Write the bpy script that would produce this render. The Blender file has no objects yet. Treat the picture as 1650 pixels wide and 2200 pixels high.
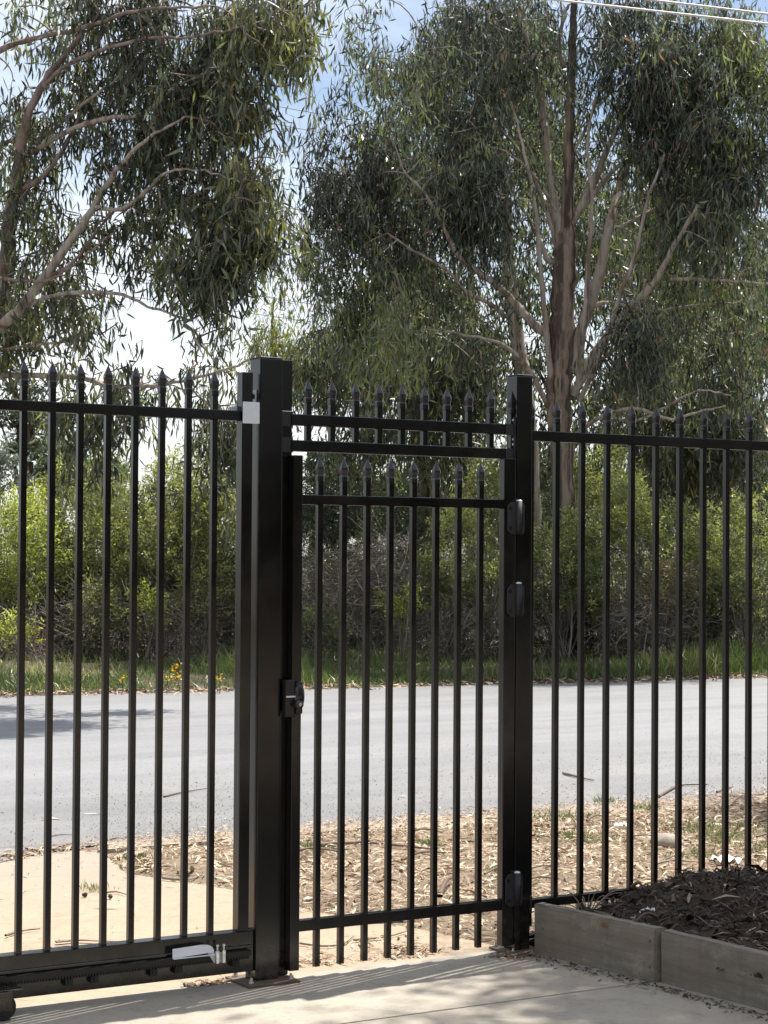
import bpy, bmesh, math, random
import numpy as np
from mathutils import Matrix, Vector

C = bpy.context.scene.collection
random.seed(7)
RS = np.random.RandomState(11)
PI = math.pi

# ------------------------------------------------------------------ camera
CAM = np.array([-3.948695, -7.406772, 1.81])
RT = np.array([0.85478, -0.518944, 0.006878])
FW = np.array([0.518726, 0.854694, 0.02055])
UP = np.array([-0.016543, -0.013997, 0.999765])
FPX = 4260.77
sc = bpy.context.scene
cd = bpy.data.cameras.new('camera'); co = bpy.data.objects.new('camera', cd); C.objects.link(co)
co.matrix_world = Matrix(((RT[0], UP[0], -FW[0], CAM[0]), (RT[1], UP[1], -FW[1], CAM[1]),
                          (RT[2], UP[2], -FW[2], CAM[2]), (0, 0, 0, 1)))
cd.sensor_fit = 'AUTO'; cd.sensor_width = 36.0; cd.lens = FPX / 2200 * 36.0
cd.clip_start = 0.1; cd.clip_end = 3000
sc.camera = co

# ------------------------------------------------------------------ world, sun, exposure
SUN_EL = math.radians(63); SUN_AZ = math.radians(16.5)          # azimuth measured from +X towards +Y
world = bpy.data.worlds.new('World'); sc.world = world; world.use_nodes = True
nt = world.node_tree; nt.nodes.clear()
wo = nt.nodes.new('ShaderNodeOutputWorld'); bg = nt.nodes.new('ShaderNodeBackground')
sky = nt.nodes.new('ShaderNodeTexSky'); sky.sky_type = 'NISHITA'; sky.sun_disc = False
sky.sun_elevation = SUN_EL; sky.sun_rotation = PI / 2 - SUN_AZ
sky.air_density = 1.0; sky.dust_density = 2.2; sky.ozone_density = 1.0; sky.altitude = 600
tc = nt.nodes.new('ShaderNodeTexCoord')
cmap = nt.nodes.new('ShaderNodeMapping'); cmap.inputs['Scale'].default_value = (1, 1, 3.2)
cn = nt.nodes.new('ShaderNodeTexNoise'); cn.inputs['Scale'].default_value = 2.1; cn.inputs['Detail'].default_value = 7
cn.inputs['Roughness'].default_value = 0.55
cr = nt.nodes.new('ShaderNodeValToRGB')
cr.color_ramp.elements[0].position = 0.35; cr.color_ramp.elements[0].color = (0, 0, 0, 1)
cr.color_ramp.elements[1].position = 0.66; cr.color_ramp.elements[1].color = (0.80, 0.80, 0.80, 1)
cmix = nt.nodes.new('ShaderNodeMix'); cmix.data_type = 'RGBA'
nt.links.new(tc.outputs['Generated'], cmap.inputs['Vector']); nt.links.new(cmap.outputs['Vector'], cn.inputs['Vector'])
nt.links.new(cn.outputs['Fac'], cr.inputs['Fac']); nt.links.new(cr.outputs['Color'], cmix.inputs[0])
nt.links.new(sky.outputs['Color'], cmix.inputs[6]); cmix.inputs[7].default_value = (11.0, 11.1, 11.3, 1)
nt.links.new(cmix.outputs[2], bg.inputs['Color']); bg.inputs['Strength'].default_value = 0.085
nt.links.new(bg.outputs['Background'], wo.inputs['Surface'])

sl = bpy.data.lights.new('sun', 'SUN'); sl.energy = 5.0; sl.angle = math.radians(0.53); sl.color = (1.0, 0.95, 0.87)
so = bpy.data.objects.new('sun', sl); C.objects.link(so)
sdir = Vector((math.cos(SUN_EL) * math.cos(SUN_AZ), math.cos(SUN_EL) * math.sin(SUN_AZ), math.sin(SUN_EL)))
so.rotation_euler = sdir.to_track_quat('Z', 'Y').to_euler()
sc.view_settings.view_transform = 'Standard'; sc.view_settings.look = 'None'
sc.view_settings.gamma = 1.0; sc.view_settings.use_curve_mapping = False
sc.view_settings.exposure = 0.84
try:
    sc.cycles.max_bounces = 8; sc.cycles.transparent_max_bounces = 8; sc.cycles.transmission_bounces = 4
except Exception:
    pass

# ------------------------------------------------------------------ helpers
def at(px, py, D):
    """world point seen at photo pixel (px,py) at depth D metres"""
    return CAM + D * (FW + RT * (px - 825) / FPX - UP * (py - 1100) / FPX)

def ground_at(px, py, z=0.0):
    d = FW + RT * (px - 825) / FPX - UP * (py - 1100) / FPX
    return CAM + d * ((z - CAM[2]) / d[2])

def tag(o, label=None, cat=None, group=None, kind=None):
    if label: o['label'] = label
    if cat: o['category'] = cat
    if group: o['group'] = group
    if kind: o['kind'] = kind
    return o

def empty(name, loc, label, cat, group=None):
    o = bpy.data.objects.new(name, None); o.location = loc; o.empty_display_size = 0.1
    C.objects.link(o); return tag(o, label, cat, group)

def link(name, me, parent=None, loc=None, rot=None):
    """loc is in world space; parents here are unrotated"""
    o = bpy.data.objects.new(name, me); C.objects.link(o)
    l = Vector(loc) if loc is not None else Vector((0, 0, 0))
    if parent is not None:
        o.parent = parent
        q = parent; off = Vector((0, 0, 0))
        while q is not None:
            off += q.location; q = q.parent
        l = l - off
    o.location = l
    if rot is not None: o.rotation_euler = rot
    return o

def npmesh(name, V, faces, mat, smooth=False, tint=None):
    """V (n,3); faces: list of int arrays (m,k)"""
    me = bpy.data.meshes.new(name)
    V = np.asarray(V, np.float32)
    faces = [np.asarray(f, np.int32) for f in faces if len(f)]
    nl = sum(f.size for f in faces); npol = sum(len(f) for f in faces)
    me.vertices.add(len(V)); me.vertices.foreach_set('co', V.ravel())
    me.loops.add(nl); me.loops.foreach_set('vertex_index', np.concatenate([f.ravel() for f in faces]))
    me.polygons.add(npol)
    tot = np.concatenate([np.full(len(f), f.shape[1], np.int32) for f in faces])
    st = np.concatenate([[0], np.cumsum(tot)[:-1]]).astype(np.int32)
    me.polygons.foreach_set('loop_start', st)
    me.polygons.foreach_set('loop_total', tot)
    if smooth: me.polygons.foreach_set('use_smooth', np.ones(npol, bool))
    if tint is not None:
        a = me.attributes.new('tint', 'FLOAT', 'POINT'); a.data.foreach_set('value', np.asarray(tint, np.float32))
    me.update(calc_edges=True); me.validate()
    me.materials.append(mat)
    return me

class MB:
    """collects solids into one mesh"""
    def __init__(s): s.bm = bmesh.new()
    def box(s, x0, x1, y0, y1, z0, z1):
        r = bmesh.ops.create_cube(s.bm, size=1.0)
        for v in r['verts']:
            v.co = Vector(((x0 + x1) / 2 + v.co.x * (x1 - x0), (y0 + y1) / 2 + v.co.y * (y1 - y0), (z0 + z1) / 2 + v.co.z * (z1 - z0)))
        return s
    def cyl(s, a, b, r, n=16, r2=None):
        a = Vector(a); b = Vector(b); d = b - a
        m = Matrix.Translation((a + b) / 2) @ d.to_track_quat('Z', 'Y').to_matrix().to_4x4()
        bmesh.ops.create_cone(s.bm, cap_ends=True, segments=n, radius1=r, radius2=r if r2 is None else r2, depth=d.length, matrix=m)
        return s
    def prism(s, poly, axis, lo, hi):
        """poly 2D outline extruded along axis ('x','y','z')"""
        def P(u, v, w):
            return {'x': (w, u, v), 'y': (u, w, v), 'z': (u, v, w)}[axis]
        A = [s.bm.verts.new(P(u, v, lo)) for u, v in poly]; B = [s.bm.verts.new(P(u, v, hi)) for u, v in poly]
        n = len(poly)
        s.bm.faces.new(A); s.bm.faces.new(B[::-1])
        for i in range(n): s.bm.faces.new((A[i], B[i], B[(i + 1) % n], A[(i + 1) % n]))
        return s
    def sections(s, secs, n=4):
        """square-ish loft along z: list of (z, hx, hy)"""
        rings = []
        for z, hx, hy in secs:
            c = 0.72
            pts = [(hx, hy * c), (hx * c, hy), (-hx * c, hy), (-hx, hy * c), (-hx, -hy * c), (-hx * c, -hy), (hx * c, -hy), (hx, -hy * c)]
            rings.append([s.bm.verts.new((x, y, z)) for x, y in pts])
        for a, b in zip(rings[:-1], rings[1:]):
            for i in range(8): s.bm.faces.new((a[i], a[(i + 1) % 8], b[(i + 1) % 8], b[i]))
        s.bm.faces.new(rings[0][::-1]); s.bm.faces.new(rings[-1])
        return s
    def sphere(s, c, r, sub=2, scale=(1, 1, 1)):
        v = bmesh.ops.create_icosphere(s.bm, subdivisions=sub, radius=r)['verts']
        for w in v: w.co = Vector((c[0] + w.co.x * scale[0], c[1] + w.co.y * scale[1], c[2] + w.co.z * scale[2]))
        return s
    def bevel(s, w, seg=2):
        bmesh.ops.bevel(s.bm, geom=list(s.bm.edges), offset=w, segments=seg, affect='EDGES', profile=0.6)
        return s
    def mesh(s, name, mat, smooth=False):
        bmesh.ops.recalc_face_normals(s.bm, faces=list(s.bm.faces))
        me = bpy.data.meshes.new(name); s.bm.to_mesh(me); s.bm.free(); me.materials.append(mat)
        if smooth:
            me.polygons.foreach_set('use_smooth', np.ones(len(me.polygons), bool))
        return me
    def obj(s, name, mat, parent=None, smooth=False):
        """built in world coordinates; origin moved to the parent's base"""
        me = s.mesh(name, mat, smooth)
        off = Vector((0, 0, 0)); q = parent
        while q is not None: off += q.location; q = q.parent
        me.transform(Matrix.Translation(-off))
        o = bpy.data.objects.new(name, me); C.objects.link(o)
        if parent is not None: o.parent = parent
        return o

# ------------------------------------------------------------------ materials
class NT:
    def __init__(s, name):
        s.m = bpy.data.materials.new(name); s.m.use_nodes = True; s.t = s.m.node_tree
        s.b = s.t.nodes['Principled BSDF']; s.out = s.t.nodes['Material Output']
    def n(s, typ, **kw):
        x = s.t.nodes.new(typ)
        for k, v in kw.items():
            if hasattr(x, k): setattr(x, k, v)
            else: x.inputs[k].default_value = v
        return x
    def l(s, a, b): s.t.links.new(a, b)
    def coords(s, scale=(1, 1, 1), kind='Object'):
        c = s.n('ShaderNodeTexCoord'); m = s.n('ShaderNodeMapping'); m.inputs['Scale'].default_value = scale
        s.l(c.outputs[kind], m.inputs['Vector']); return m.outputs['Vector']
    def noise(s, vec, scale, detail=4, rough=0.6):
        x = s.n('ShaderNodeTexNoise'); x.inputs['Scale'].default_value = scale; x.inputs['Detail'].default_value = detail
        x.inputs['Roughness'].default_value = rough
        if vec is not None: s.l(vec, x.inputs['Vector'])
        return x.outputs['Fac']
    def ramp(s, fac, stops):
        x = s.n('ShaderNodeValToRGB'); e = x.color_ramp.elements
        while len(e) < len(stops): e.new(0.5)
        for i, (p, c) in enumerate(stops):
            e[i].position = p; e[i].color = (c[0], c[1], c[2], 1) if not isinstance(c, (int, float)) else (c, c, c, 1)
        s.l(fac, x.inputs['Fac']); return x.outputs['Color']
    def mix(s, fac, a, b, mode='MIX'):
        x = s.n('ShaderNodeMix'); x.data_type = 'RGBA'; x.blend_type = mode
        for v, i in ((fac, 0), (a, 6), (b, 7)):
            if isinstance(v, (int, float)): x.inputs[i].default_value = v
            elif isinstance(v, tuple): x.inputs[i].default_value = (v[0], v[1], v[2], 1)
            else: s.l(v, x.inputs[i])
        return x.outputs[2]
    def bump(s, h, strength, dist=0.01):
        x = s.n('ShaderNodeBump'); x.inputs['Strength'].default_value = strength; x.inputs['Distance'].default_value = dist
        s.l(h, x.inputs['Height']); s.l(x.outputs['Normal'], s.b.inputs['Normal']); return x
    def col(s, c):
        if isinstance(c, tuple): s.b.inputs['Base Color'].default_value = (c[0], c[1], c[2], 1)
        else: s.l(c, s.b.inputs['Base Color'])
    def set(s, **kw):
        for k, v in kw.items(): s.b.inputs[k.replace('_', ' ')].default_value = v
        return s

def powder_coat(name, base=(0.0045, 0.0043, 0.0043), rough=0.15):
    m = NT(name); v = m.coords(kind='Object')
    n1 = m.noise(v, 420, 2, 0.5); n2 = m.noise(v, 3.5, 5, 0.6)
    m.col(m.mix(m.ramp(n2, [(0.45, 0.0), (0.75, 0.35)]), base, (0.010, 0.009, 0.008)))
    r = m.ramp(n2, [(0.3, rough - 0.05), (0.75, rough + 0.13)]); m.l(r, m.b.inputs['Roughness'])
    g = m.n('ShaderNodeNewGeometry'); sx = m.n('ShaderNodeSeparateXYZ'); m.l(g.outputs['Position'], sx.inputs[0])
    mr = m.n('ShaderNodeMapRange'); mr.inputs['From Min'].default_value = 0.0; mr.inputs['From Max'].default_value = 0.32; mr.inputs['To Min'].default_value = 0.5; mr.inputs['To Max'].default_value = 0.0; m.l(sx.outputs['Z'], mr.inputs['Value'])
    dn = m.noise(v, 22, 6, 0.75); mu = m.n('ShaderNodeMath', operation='MULTIPLY'); m.l(mr.outputs[0], mu.inputs[0]); m.l(m.ramp(dn, [(0.42, 0.0), (0.7, 1.0)]), mu.inputs[1])
    old = m.b.inputs['Base Color'].links[0].from_socket; m.col(m.mix(mu.outputs[0], old, (0.10, 0.085, 0.065)))
    m.bump(n1, 0.06, 0.001); m.set(Specular_IOR_Level=0.60); return m.m

def metal(name, c, rough=0.35):
    m = NT(name); v = m.coords(); n = m.noise(v, 30, 4)
    m.col(m.mix(m.ramp(n, [(0.35, 0.0), (0.7, 1.0)]), c, tuple(x * 0.75 for x in c)))
    m.l(m.ramp(n, [(0.3, rough - 0.08), (0.7, rough + 0.12)]), m.b.inputs['Roughness']); m.set(Metallic=1.0); return m.m

def plain(name, c, rough=0.5, var=0.25, scale=40):
    m = NT(name); v = m.coords(); n = m.noise(v, scale, 4)
    m.col(m.mix(n, tuple(x * (1 - var) for x in c), tuple(min(1, x * (1 + var)) for x in c))); m.set(Roughness=rough)
    m.bump(n, 0.15, 0.004); return m.m

def leaf_mat(name, stops, rough=0.42, trans=0.35, spec=0.5, tcol=1.5):
    m = NT(name)
    a = m.n('ShaderNodeAttribute'); a.attribute_name = 'tint'
    c = m.ramp(a.outputs['Fac'], stops)
    m.col(c); m.set(Roughness=rough, Specular_IOR_Level=spec)
    tr = m.n('ShaderNodeBsdfTranslucent')
    m.l(m.mix(1.0, c, (tcol * 0.98, tcol * 1.08, tcol * 0.66), 'MULTIPLY'), tr.inputs['Color'])
    mx = m.n('ShaderNodeMixShader'); mx.inputs[0].default_value = trans
    m.l(m.b.outputs[0], mx.inputs[1]); m.l(tr.outputs[0], mx.inputs[2]); m.l(mx.outputs[0], m.out.inputs['Surface'])
    return m.m

def tint_mat(name, stops, rough=0.7, spec=0.3):
    m = NT(name); a = m.n('ShaderNodeAttribute'); a.attribute_name = 'tint'
    c = m.ramp(a.outputs['Fac'], stops); v = m.coords(); n = m.noise(v, 60, 3)
    m.col(m.mix(m.ramp(n, [(0.3, 0.0), (0.7, 0.35)]), c, (0.10, 0.075, 0.055))); m.set(Roughness=rough, Specular_IOR_Level=spec)
    return m.m

def bark(name, pale, dark, lo, hi, sx=14, sz=0.9, bump=0.5):
    m = NT(name); v = m.coords((sx, sx, sz)); n1 = m.noise(v, 1.0, 7, 0.65)
    v2 = m.coords((3, 3, 0.5)); n2 = m.noise(v2, 1.0, 4)
    f = m.ramp(n1, [(lo, 0.0), (hi, 1.0)])
    c = m.mix(f, dark, pale)
    c = m.mix(m.ramp(n2, [(0.4, 0.0), (0.72, 0.55)]), c, tuple(x * 0.55 for x in pale))
    m.col(c); m.set(Roughness=0.8, Specular_IOR_Level=0.25); m.bump(n1, bump, 0.03); return m.m

M_black = powder_coat('black_powder_coat')
M_cap = plain('black_cast_metal', (0.012, 0.012, 0.014), 0.22, 0.2)
M_plastic = plain('black_plastic', (0.020, 0.020, 0.022), 0.62, 0.25, 80)
M_rack = plain('black_nylon_rack', (0.010, 0.010, 0.010), 0.5, 0.3, 60)
M_galv = plain('galvanised_steel', (0.72, 0.76, 0.82), 0.35, 0.10, 45); M_galv.node_tree.nodes['Principled BSDF'].inputs['Metallic'].default_value = 0.1
M_zinc = metal('bright_zinc', (0.72, 0.74, 0.76), 0.24)
M_rust = plain('rusty_plate_edge', (0.115, 0.085, 0.055), 0.75, 0.5, 40)
M_rubber = plain('black_rubber', (0.015, 0.015, 0.015), 0.6)
M_bark_main = bark('fibrous_brown_bark', (0.30, 0.23, 0.18), (0.040, 0.028, 0.022), 0.46, 0.58, 7, 0.30, 0.9)
M_bark_pale = bark('smooth_pale_gum_bark', (0.40, 0.345, 0.285), (0.15, 0.105, 0.078), 0.40, 0.54, 8, 0.40, 0.3)
M_bark_red = bark('reddish_peeling_bark', (0.30, 0.225, 0.19), (0.10, 0.066, 0.055), 0.38, 0.58, 8, 0.45, 0.4)
M_twig = bark('grey_brown_twig', (0.30, 0.26, 0.22), (0.11, 0.085, 0.07), 0.35, 0.6, 9, 2, 0.1)
M_deadwood = bark('grey_dead_twigs', (0.27, 0.235, 0.205), (0.07, 0.055, 0.045), 0.35, 0.6, 5, 3, 0.1)
M_gum = leaf_mat('gum_leaf', [(0.0, (0.022, 0.028, 0.020)), (0.35, (0.064, 0.076, 0.048)), (0.60, (0.132, 0.148, 0.080)), (0.80, (0.245, 0.26, 0.165)), (0.93, (0.30, 0.31, 0.08)), (1.0, (0.32, 0.26, 0.12))], rough=0.38, trans=0.27, spec=0.55)
M_gum_blue = leaf_mat('blue_gum_leaf', [(0.0, (0.022, 0.028, 0.024)), (0.38, (0.064, 0.078, 0.056)), (0.62, (0.132, 0.158, 0.096)), (0.80, (0.245, 0.27, 0.19)), (0.93, (0.24, 0.32, 0.08)), (1.0, (0.30, 0.16, 0.09))], rough=0.38, trans=0.27, spec=0.55)
M_gum_lime = leaf_mat('lime_gum_leaf', [(0.0, (0.07, 0.085, 0.04)), (0.5, (0.15, 0.17, 0.055)), (1.0, (0.34, 0.34, 0.10))])
M_olive = leaf_mat('olive_shrub_leaf', [(0.0, (0.050, 0.054, 0.026)), (0.40, (0.165, 0.172, 0.068)), (0.75, (0.32, 0.32, 0.115)), (1.0, (0.44, 0.43, 0.18))], trans=0.45)
M_lime = leaf_mat('lime_shrub_leaf', [(0.0, (0.12, 0.14, 0.035)), (0.5, (0.31, 0.33, 0.085)), (1.0, (0.52, 0.52, 0.18))], trans=0.5)
M_wattle = leaf_mat('wattle_leaf', [(0.0, (0.036, 0.046, 0.028)), (0.34, (0.125, 0.145, 0.070)), (0.62, (0.27, 0.285, 0.115)), (1.0, (0.50, 0.49, 0.17))], trans=0.38)
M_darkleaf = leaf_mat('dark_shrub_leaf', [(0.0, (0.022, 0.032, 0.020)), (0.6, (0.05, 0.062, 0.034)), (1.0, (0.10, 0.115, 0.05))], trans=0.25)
M_bluegreen = leaf_mat('distant_bluegreen_leaf', [(0.0, (0.09, 0.13, 0.10)), (1.0, (0.17, 0.22, 0.16))], trans=0.3)
M_silver = leaf_mat('silver_leaf', [(0.0, (0.10, 0.12, 0.11)), (1.0, (0.30, 0.33, 0.31))], trans=0.2)
M_pine = leaf_mat('pine_needles', [(0.0, (0.030, 0.042, 0.026)), (1.0, (0.075, 0.09, 0.05))], trans=0.15)
M_brownleaf = leaf_mat('dead_brown_leaf', [(0.0, (0.09, 0.065, 0.045)), (1.0, (0.24, 0.18, 0.12))], trans=0.3)
M_grass = leaf_mat('grass_blade', [(0.0, (0.04, 0.065, 0.022)), (0.5, (0.10, 0.14, 0.045)), (0.75, (0.21, 0.22, 0.09)), (1.0, (0.42, 0.37, 0.24))], trans=0.35, tcol=1.2)
M_flower = leaf_mat('yellow_petal', [(0.0, (0.75, 0.38, 0.01)), (1.0, (0.85, 0.55, 0.02))], trans=0.4, tcol=1.0)
LITTER = [(0.0, (0.13, 0.085, 0.06)), (0.3, (0.30, 0.21, 0.14)), (0.55, (0.50, 0.37, 0.25)), (0.8, (0.66, 0.53, 0.38)), (0.93, (0.78, 0.69, 0.55)), (1.0, (0.33, 0.12, 0.07))]
M_litter = tint_mat('dry_leaf_litter', LITTER)
M_mulch = tint_mat('dark_bark_mulch', [(0.0, (0.018, 0.013, 0.010)), (0.55, (0.050, 0.035, 0.026)), (0.82, (0.13, 0.095, 0.07)), (1.0, (0.48, 0.38, 0.29))])
M_paper = plain('white_paper', (0.78, 0.78, 0.76), 0.6, 0.05)
M_foil = metal('crumpled_foil', (0.85, 0.85, 0.85), 0.3)
M_rock = plain('grey_rock', (0.30, 0.265, 0.215), 0.9, 0.5, 30)
M_cable = plain('pale_cable_sheath', (0.62, 0.62, 0.63), 0.5, 0.1)
M_wire = plain('dark_wire', (0.07, 0.07, 0.08), 0.5, 0.1)

def soil(name, a, b, scale=1.5, fine=60, bump=0.5):
    m = NT(name); v = m.coords(); n1 = m.noise(v, scale, 6, 0.6); n2 = m.noise(v, fine, 5, 0.7)
    c = m.mix(m.ramp(n1, [(0.35, 0.0), (0.65, 1.0)]), a, b)
    c = m.mix(m.ramp(n2, [(0.5, 0.0), (0.75, 0.5)]), c, tuple(x * 0.45 for x in a)); m.col(c); m.set(Roughness=0.9, Specular_IOR_Level=0.2)
    m.bump(n2, bump, 0.01); return m.m
M_soil = soil('brown_soil', (0.15, 0.115, 0.08), (0.24, 0.185, 0.13), 2.5)
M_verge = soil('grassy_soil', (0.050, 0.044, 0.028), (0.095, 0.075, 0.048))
M_bedsoil = soil('dark_bed_soil', (0.032, 0.024, 0.018), (0.060, 0.045, 0.034))
M_sand = soil('sandy_edge', (0.30, 0.25, 0.20), (0.36, 0.30, 0.24), 5, 45, 0.4)

def concrete(name, a, b, stain, sc1=1.1):
    m = NT(name); v = m.coords(); n1 = m.noise(v, sc1, 6, 0.6); n2 = m.noise(v, 170, 4, 0.7); n3 = m.noise(m.coords((1, 1, 1)), 7.0, 6, 0.65)
    c = m.mix(m.ramp(n1, [(0.35, 0.0), (0.66, 1.0)]), a, b)
    c = m.mix(m.ramp(n3, [(0.52, 0.0), (0.74, 0.6)]), c, stain)
    n4 = m.noise(v, 28, 5, 0.8)
    c = m.mix(m.ramp(n2, [(0.4, 0.0), (0.75, 0.3)]), c, tuple(x * 0.6 for x in a)); c = m.mix(m.ramp(n4, [(0.52, 0.0), (0.66, 0.45)]), c, tuple(x * 0.62 for x in a)); m.col(c); m.set(Roughness=0.85, Specular_IOR_Level=0.3)
    m.bump(n2, 0.25, 0.004); return m.m
M_slab = concrete('grey_slab_concrete', (0.325, 0.292, 0.242), (0.375, 0.34, 0.282), (0.205, 0.178, 0.142))
def drive_extra(mat):
    t = mat.node_tree; b = t.nodes['Principled BSDF']; old = b.inputs['Base Color'].links[0].from_socket
    tc = t.nodes.new('ShaderNodeTexCoord'); sx = t.nodes.new('ShaderNodeSeparateXYZ'); t.links.new(tc.outputs['Object'], sx.inputs[0])
    mp = t.nodes.new('ShaderNodeMapping'); mp.inputs['Scale'].default_value = (2.2, 26, 1); mp.inputs['Rotation'].default_value = (0, 0, 0.35); t.links.new(tc.outputs['Object'], mp.inputs['Vector'])
    nz = t.nodes.new('ShaderNodeTexNoise'); nz.inputs['Scale'].default_value = 1.0; nz.inputs['Detail'].default_value = 6; nz.inputs['Roughness'].default_value = 0.7; t.links.new(mp.outputs['Vector'], nz.inputs['Vector'])
    r1 = t.nodes.new('ShaderNodeValToRGB'); r1.color_ramp.elements[0].position = 0.56; r1.color_ramp.elements[0].color = (0, 0, 0, 1); r1.color_ramp.elements[1].position = 0.68; r1.color_ramp.elements[1].color = (0.55, 0.55, 0.55, 1); t.links.new(nz.outputs['Fac'], r1.inputs['Fac'])
    m1 = t.nodes.new('ShaderNodeMix'); m1.data_type = 'RGBA'; t.links.new(r1.outputs['Color'], m1.inputs[0]); t.links.new(old, m1.inputs[6]); m1.inputs[7].default_value = (0.20, 0.155, 0.115, 1)
    rg = t.nodes.new('ShaderNodeMapRange'); rg.inputs['From Min'].default_value = 1.6; rg.inputs['From Max'].default_value = 4.0; rg.inputs['To Max'].default_value = 0.75; t.links.new(sx.outputs['Y'], rg.inputs['Value'])
    m2 = t.nodes.new('ShaderNodeMix'); m2.data_type = 'RGBA'; t.links.new(rg.outputs[0], m2.inputs[0]); t.links.new(m1.outputs[2], m2.inputs[6]); m2.inputs[7].default_value = (0.275, 0.245, 0.215, 1)
    t.links.new(m2.outputs[2], b.inputs['Base Color']); return mat
M_drive = concrete('sandy_driveway', (0.345, 0.268, 0.192), (0.40, 0.315, 0.228), (0.26, 0.20, 0.14), 1.3); drive_extra(M_drive)
M_kerb = concrete('kerb_concrete', (0.36, 0.31, 0.25), (0.42, 0.37, 0.30), (0.28, 0.24, 0.19))
def asphalt():
    m = NT('worn_asphalt'); v = m.coords(); 
    n1 = m.noise(m.coords((0.12, 1.0, 1)), 1.0, 6, 0.7)     # wheel tracks along the road
    n2 = m.noise(v, 24, 6, 0.85); n3 = m.noise(v, 1.1, 6, 0.65)
    x = m.n('ShaderNodeTexVoronoi'); x.inputs['Scale'].default_value = 75; m.l(v, x.inputs['Vector'])
    sx = m.n('ShaderNodeSeparateXYZ'); m.l(m.coords(), sx.inputs[0])
    ad = m.n('ShaderNodeMath', operation='MULTIPLY_ADD'); m.l(n3, ad.inputs[0]); ad.inputs[1].default_value = 2.6; m.l(sx.outputs['Y'], ad.inputs[2])
    dv = m.n('ShaderNodeMath', operation='MULTIPLY'); m.l(ad.outputs[0], dv.inputs[0]); dv.inputs[1].default_value = 0.05
    lane = m.ramp(dv.outputs[0], [(0.27, 0.0), (0.48, 1.0), (0.72, 1.0), (0.86, 0.35)])       # traffic polishes the lane, the shoulder stays coarse
    c = m.mix(m.ramp(n1, [(0.35, 0.0), (0.65, 1.0)]), (0.140, 0.139, 0.141), (0.180, 0.178, 0.180))
    c = m.mix(lane, c, m.mix(m.ramp(n1, [(0.35, 0.0), (0.65, 1.0)]), (0.158, 0.160, 0.168), (0.238, 0.240, 0.252)))
    c = m.mix(m.ramp(n3, [(0.5, 0.0), (0.72, 0.5)]), c, (0.255, 0.235, 0.215))
    c = m.mix(m.ramp(n2, [(0.50, 0.0), (0.60, 0.45)]), c, (0.10, 0.10, 0.105))
    sp = m.ramp(dv.outputs[0], [(0.225, 0.85), (0.285, 0.0)])
    c = m.mix(sp, c, (0.285, 0.245, 0.20))
    m.col(c); m.set(Roughness=0.62, Specular_IOR_Level=0.5); m.bump(x.outputs['Distance'], 0.35, 0.006); return m.m
M_road = asphalt()
def timber():
    m = NT('weathered_timber'); v = m.coords((6, 1.1, 11)); n1 = m.noise(v, 1.6, 8, 0.72); n2 = m.noise(m.coords((2, 2, 2)), 1.3, 5)
    n3 = m.noise(m.coords((3, 1.2, 60)), 1.0, 3)
    c = m.mix(m.ramp(n1, [(0.35, 0.0), (0.65, 1.0)]), (0.155, 0.138, 0.112), (0.27, 0.25, 0.215))
    c = m.mix(m.ramp(n2, [(0.42, 0.0), (0.65, 0.8)]), c, (0.20, 0.165, 0.125))
    c = m.mix(m.ramp(n3, [(0.27, 0.5), (0.31, 0.0)]), c, (0.10, 0.085, 0.07))
    n5 = m.noise(m.coords((9, 7, 1.3)), 1.0, 6, 0.7); c = m.mix(m.ramp(n5, [(0.5, 0.0), (0.7, 0.55)]), c, (0.15, 0.125, 0.095)); n6 = m.noise(m.coords((5, 3, 5)), 1.7, 6, 0.7); c = m.mix(m.ramp(n6, [(0.55, 0.0), (0.7, 0.5)]), c, (0.42, 0.39, 0.33))
    m.col(c); m.set(Roughness=0.9, Specular_IOR_Level=0.2); m.bump(n1, 0.6, 0.01); return m.m
M_timber = timber()

# ------------------------------------------------------------------ the ground
def sheet(name, poly, z, mat):
    bm = bmesh.new(); f = bm.faces.new([bm.verts.new((x, y, z)) for x, y in poly]); f.normal_update()
    if f.normal.z < 0: f.normal_flip()
    bmesh.ops.triangulate(bm, faces=[f])
    me = bpy.data.meshes.new(name); bm.to_mesh(me); bm.free(); me.materials.append(mat)
    o = bpy.data.objects.new(name, me); C.objects.link(o); o['kind'] = 'structure'; return o

def noise2(x, y, seed=0, f=1.0):
    r = np.random.RandomState(seed); s = 0 * x
    for k in range(7):
        a = r.uniform(0, 2 * PI); w = f * r.uniform(0.6, 2.2); s = s + np.sin((x * math.cos(a) + y * math.sin(a)) * w + r.uniform(0, 6.28)) / 7 * 1.6
    return s

sheet('ground', [(-900, -900), (900, -900), (900, 900), (-900, 900)], -0.02, soil('dull_grassland', (0.075, 0.085, 0.04), (0.12, 0.115, 0.06)))
sheet('yard', [(-40, -24), (60, -24), (60, 0.1), (-40, 0.1)], -0.012, soil('old_yard_asphalt', (0.075, 0.072, 0.068), (0.11, 0.105, 0.098)))  # dark tone stands in for shade on the unseen yard the posts reflect
far_edge = lambda x: 16.55 - 0.112 * x
sheet('road', [(-60, far_edge(-60)), (-60, 4.6), (-14, 3.0), (-4, 2.7), (-1.2, 2.85), (0.05, 3.55), (0.55, 3.86), (1.0, 4.02), (2.4, 4.06), (3.7, 4.04), (5.0, 3.98), (6.4, 3.99), (9, 3.9), (60, 3.0), (60, far_edge(60))], 0.0, M_road)
sheet('driveway', [(-14, 3.2), (-14, 0.10), (1.30, 0.10), (1.22, 0.62), (0.98, 1.40), (0.93, 2.16), (0.66, 2.85), (0.72, 3.28), (0.86, 3.80), (0.55, 3.92), (-0.05, 3.62), (-1.2, 2.92), (-4, 2.78)], -0.004, M_drive)
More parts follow.
